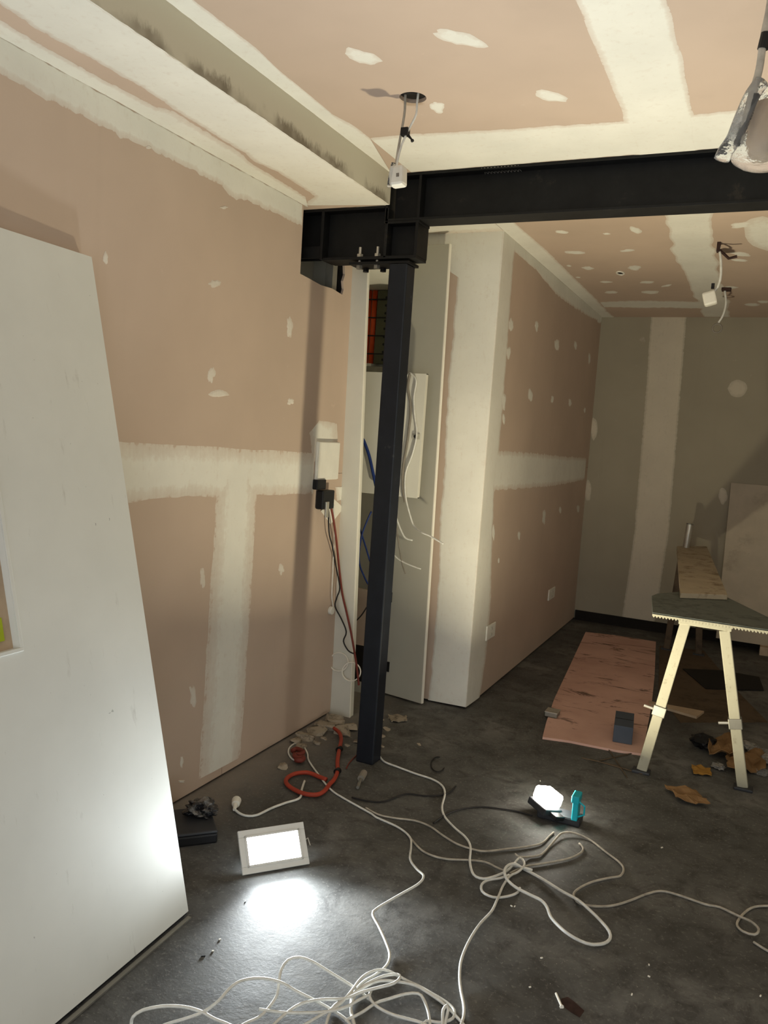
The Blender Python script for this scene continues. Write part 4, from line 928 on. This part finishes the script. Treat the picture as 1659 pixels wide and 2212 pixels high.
cordB = fl((818, 1630), (830, 1645), (857, 1656), (897, 1671), (933, 1683), (954, 1696), (961, 1714), (955, 1742), (960, 1763), (981, 1787), (1005, 1808), (1016, 1829), (1015, 1862, 0.012), (1023, 1889, 0.02), (1044, 1898, 0.024), (1071, 1892, 0.02), (1096, 1880, 0.018),
           (1110, 1866, 0.018), (1123, 1853, 0.018), (1132, 1862, 0.02), (1131, 1872, 0.02), (1118, 1884, 0.014), (1102, 1892, 0.012), (1087, 1913), (1075, 1941, 0.012), (1062, 1968, 0.016), (1035, 1998, 0.02), (1011, 2037, 0.02), (996, 2076, 0.016), (993, 2112, 0.01), (996, 2142), (1002, 2173), (1001, 2197), (990, 2230))
loopB = fl((1100, 1890, 0.012), (1080, 1897, 0.012), (1056, 1901, 0.016), (1041, 1910, 0.018), (1041, 1925, 0.016), (1056, 1935, 0.012), (1075, 1939), (1102, 1935), (1118, 1928), (1123, 1918))
cable('extension_cord', [cordB, loopB], 0.0045, 'cord', 'white cord from the foot of the steel post through the knot toward the camera', 'cord', 'white cords on the floor')
cordC = fl((1150, 1880, 0.012), (1125, 1873, 0.018), (1113, 1866, 0.03), (1098, 1869, 0.035), (1090, 1880, 0.035), (1092, 1894, 0.03), (1099, 1904, 0.024), (1116, 1918, 0.02), (1145, 1933, 0.02), (1169, 1945, 0.025), (1181, 1959, 0.03), (1190, 1981, 0.035), (1210, 2003, 0.035), (1230, 2019, 0.03),
           (1253, 2032, 0.02), (1277, 2040, 0.012), (1305, 2038), (1318, 2027), (1316, 2012, 0.012), (1302, 1994, 0.02), (1277, 1969, 0.025), (1248, 1944, 0.02), (1215, 1926, 0.012), (1168, 1897), (1125, 1874), (1108, 1869))
cable('extension_cord', cordC, 0.0052, 'cord', 'thick bright white cord lying in one long narrow loop between the knot and the nail', 'cord', 'white cords on the floor')
cordD = fl((1113, 1845, 0.02), (1122, 1851, 0.02), (1145, 1851), (1169, 1846), (1188, 1827), (1205, 1807, 0.012), (1217, 1799, 0.014), (1241, 1800, 0.012), (1275, 1815), (1309, 1841), (1338, 1863), (1347, 1877), (1340, 1892), (1313, 1897), (1277, 1906), (1248, 1921), (1239, 1935), (1253, 1952),
           (1289, 1958), (1325, 1956), (1362, 1945), (1398, 1931), (1428, 1925), (1464, 1933), (1522, 1953), (1555, 1960), (1594, 1978, 0.012), (1623, 1991, 0.02), (1639, 2007, 0.02), (1630, 2019, 0.016), (1605, 2012, 0.012), (1592, 1996), (1605, 1975), (1627, 1960), (1659, 1957), (1720, 1958))
cable('extension_cord', [cordD, fl((1628, 2035), (1645, 2046), (1665, 2058), (1700, 2080))], 0.0042, 'dustcord', 'dusty white cord wandering from the work light away to a small loop', 'cord', 'white cords on the floor')
cable('lamp_cord', fl((1196, 1798), (1186, 1807), (1169, 1822), (1133, 1830), (1096, 1834), (1048, 1839), (1019, 1834), (987, 1823), (957, 1805), (930, 1786), (897, 1773), (851, 1767), (818, 1760), (790, 1745)), 0.004, 'dustcord', 'dusty cord curving from the work light back toward the floodlight', 'cord', 'white cords on the floor')
cable('lamp_cord', [fl((886, 1810), (909, 1835), (936, 1849), (969, 1856), (1011, 1858), (1047, 1862), (1071, 1873), (1090, 1882, 0.01)), fl((1102, 1886, 0.01), (1133, 1872), (1157, 1868), (1205, 1860), (1236, 1852), (1256, 1841), (1259, 1831), (1251, 1822))], 0.004, 'dustcord', 'dusty cord crossing the knot in a flat curve with a dim hooked end', 'cord', 'white cords on the floor')
cable('black_flex', fl((760, 1722), (794, 1730), (830, 1731), (876, 1715), (921, 1719), (963, 1715), (985, 1698)), 0.0035, 'blackrubber', 'thin black flex on the floor just beyond the floodlight', 'cord', 'black flexes on the floor')
cable('black_flex', fl((936, 1778), (963, 1760), (996, 1748), (1041, 1743), (1087, 1748), (1123, 1754), (1150, 1762)), 0.0035, 'blackrubber', 'thin black flex arching toward the work light', 'cord', 'black flexes on the floor')
cable('black_flex', fl(*[(946 + 15 * math.cos(a_), 1651 + 16 * math.sin(a_)) for a_ in [0.5 + 0.45 * k for k in range(11)]]), 0.003, 'blackrubber', 'small curl of black flex on the dark floor beyond the post', 'cord', 'black flexes on the floor')
cable('red_wire', fl((819, 1602, 0.02), (794, 1616), (772, 1630), (755, 1647), (748, 1660)), 0.003, 'red', 'thin red wire crossing the foot of the steel post', 'wire')
hose = fl((722, 1573, 0.02), (733, 1583, 0.02), (737, 1597, 0.02), (733, 1619, 0.02), (729, 1644), (729, 1666), (722, 1683), (713, 1693), (699, 1710), (681, 1717), (652, 1713), (624, 1698), (618, 1684), (635, 1672), (664, 1669), (687, 1677), (705, 1684), z=0.014)
t = thing('orange_hose', 'orange hose looped on the floor between the rubble and the floodlight', 'hose', hose[5])
MB().tube(smooth_path(hose), 0.0095, 10).build('tube', 'orange', t, smooth=True)
for k in (3, 5): MB().cyl(hose[k] + V((0, -0.012, 0)), hose[k] + V((0, 0.012, 0)), 0.0145, 12).build('band', 'black', t)
cr = fl((632, 1622), (640, 1618), (655, 1624), (648, 1630), (636, 1630), (642, 1638), (656, 1636), (650, 1643), (638, 1641), z=0.022)
cable('red_flex_bundle', cr, 0.012, 'red', 'crumpled red flex bundle inside the loop of white cord by the wall', 'cord')
pl_ = V(tuple(atz(509, 1738, 0.02)))
t = thing('white_plug', 'white mains plug with short white cord behind the floodlight', 'plug', pl_)
MB().cyl(pl_ + V((-0.02, 0.035, 0)), pl_, 0.020, 14, 0.016).build('body', 'white', t, 0.004)
MB().cyl(pl_, pl_ + V((0.015, -0.03, -0.006)), 0.010, 10, 0.006).build('strain_relief', 'white', t)
MB().tube(smooth_path([pl_ + V((0.012, -0.025, -0.006))] + fl((516, 1756), (531, 1762), (554, 1761), (586, 1746), (615, 1735), (647, 1724), (652, 1705), (658, 1687))), 0.005, 8).build('cord', 'cord', t, smooth=True)

# ------------------------------------------------------------------ rubble, bag, scraps
spots = [(640, 1600, .035), (660, 1590, .05), (684, 1578, .05), (705, 1570, .05), (742, 1580, .05), (700, 1552, .06), (755, 1570, .05), (675, 1562, .04), (725, 1560, .045), (650, 1612, .03), (610, 1655, .03), (686, 1605, .022), (835, 1575, .02), (826, 1590, .018), (822, 1556, .02), (824, 1612, .015), (905, 1608, .012), (770, 1602, .02), (752, 1610, .016), (700, 1595, .018), (843, 1550, .014)]
words_ = ['small mortar chunk at the wall end of the rubble', 'flat mortar chunk against the foot of the pink wall', 'broad mortar chunk in the middle of the rubble', 'mortar chunk beside the end of the orange hose', 'mortar chunk hard against the steel post', 'largest mortar chunk under the end of the pink wall',
          'mortar chunk at the foot of the grey jamb', 'mortar chunk on the far side of the rubble by the pink wall', 'mortar chunk between jamb foot and orange hose', 'mortar chunk beside the loop of white cord', 'lone mortar lump on the floor near the wall, short of the cord loop', 'small mortar bit inside the bend of the orange hose',
          'mortar crumb beyond the post, beside the plaster flake', 'mortar crumb close to the post on the door side', 'mortar crumb at the far side of the post foot', 'mortar crumb touching the post foot', 'lone mortar crumb out on the dark floor', 'mortar crumb on the wall side of the post foot', 'mortar crumb between hose and post', 'mortar crumb on the open floor by the hose', 'mortar crumb next to the plaster flake']
for i, (px, py, r_) in enumerate(spots):
    c = atz(px, py, r_ * 0.25)
    x_, y_ = max(c[0], XL + r_ * 1.35), c[1]
    bm = bmesh.new()
    for k in range(16):
        a_ = rnd.random() * 6.283; q_ = 0.6 + 0.4 * rnd.random()
        bm.verts.new((x_ + r_ * 1.25 * q_ * math.cos(a_), y_ + r_ * 1.05 * q_ * math.sin(a_), r_ * rnd.choice((0.0, 0.0, 0.25, 0.45, 0.62))))
    bmesh.ops.convex_hull(bm, input=bm.verts); bmesh.ops.delete(bm, geom=[v for v in bm.verts if not v.link_faces], context='VERTS')
    bm.verts.index_update(); ch = MB().add([v.co for v in bm.verts], [tuple(v.index for v in f_.verts) for f_ in bm.faces]); bm.free()
    o = ch.build('mortar_chunk', 'rubble', bevel=0.002)
    tag(o, words_[i], 'rubble', 'mortar chunks by the wall and post')
o = crumple('plaster_flake', ((838, 1542), (878, 1544), (880, 1556), (846, 1558)), 0.004, 'rubble', 'pale flat plaster flake on the floor beyond the post', 'plaster', seed=9.1, amp=0.008)
c = V(tuple(atz(768, 1700, 0.0)))
t = thing('anchor_bolt', 'grey anchor bolt lying on the floor in front of the post', 'bolt', c)
MB().cyl(c + V((0.02, -0.02, 0.010)), c + V((-0.005, 0.06, 0.012)), 0.007, 10).build('shank', 'steelgrey', t); MB().cyl(c + V((-0.005, 0.06, 0.014)), c + V((-0.02, 0.12, 0.016)), 0.016, 12).build('sleeve', 'cablegrey', t, smooth=False)
c0 = V(tuple(atz(430, 1832, 0.0)))
t = thing('tool_case', 'low black case on the floor between the leaning door and the pink wall', 'case', c0)
bb = [V(tuple(atz(px, py, 0.0))) for px, py in ((470, 1822), (372, 1834))]
dx = (bb[1] - bb[0]); ln = dx.length; dx.normalize(); dy_ = V((-dx.y, dx.x, 0)); dy_ = dy_ if dy_.y > 0 else -dy_
MB().obox(bb[0], dx, dy_, V((0, 0, 1)), (0, 0, 0), (ln + 0.08, 0.20, 0.040)).build('body', 'black', t, 0.008)
MB().obox(bb[0], dx, dy_, V((0, 0, 1)), (0.0, -0.002, 0.040), (ln + 0.08, 0.202, 0.052)).build('lid', 'lampgrey', t, 0.006)
c = bb[0] + dx * 0.045 + dy_ * 0.14 + V((0, 0, 0.068))
o = MB().blob(c + V((0, 0, 0.01)), (0.052, 0.050, 0.026), 0.5, 4, 2.6, 5.5).build('plastic_wrap', 'blackfilm'); tag(o, 'crumpled shiny dark plastic wrapping on top of the low black case', 'plastic')
c = V(tuple(atz(1208, 2160, 0.006)))
a_, b_ = atz(1201, 2146, 0.004), atz(1213, 2174, 0.004)
t = thing('nail', 'single pale nail on the floor beside a dark rusty stain', 'nail', (c[0], c[1], 0))
MB().cyl(a_, b_, 0.0035, 8).build('shank', 'edge', t); MB().cyl(b_, V(tuple(b_)) + (V(tuple(b_)) - V(tuple(a_))).normalized() * 0.003, 0.006, 10).build('nail_head', 'edge', t)
st = [atz(px, py, 0.0) for px, py in ((1212, 2158), (1226, 2154), (1240, 2164), (1262, 2184), (1252, 2198), (1232, 2186), (1214, 2172))]
o = MB().prism([(p_[0], p_[1], 0.0) for p_ in st], (0, 0, 0.0012)).build('rust_stain', 'rust', floor)
for i, (px, py, l_) in enumerate(((1105, 1956, .008), (1112, 1957, .007), (1170, 2068, .007), (1402, 2108, .007), (1365, 2147, .008), (1402, 2083, .006), (530, 1946, .010), (439, 2064, .012), (475, 2028, .006), (460, 2053, .006), (1643, 2150, .007), (1167, 1686, .008), (1145, 2131, .006), (1430, 1830, .01))):
    c = V(tuple(atz(px, py, 0.003))); a_ = rnd.random() * 3.1
    o = MB().obox(V((c.x, c.y, 0)), V((math.cos(a_), math.sin(a_), 0)), V((-math.sin(a_), math.cos(a_), 0)), V((0, 0, 1)), (-l_ * 0.5, -0.0018, 0), (l_ * 0.5, 0.0018, 0.003)).build('debris_chip', 'edge' if i not in (6, 7) else 'black', floor)

for ob in bpy.data.objects:
    if '_o' in ob: del ob['_o']
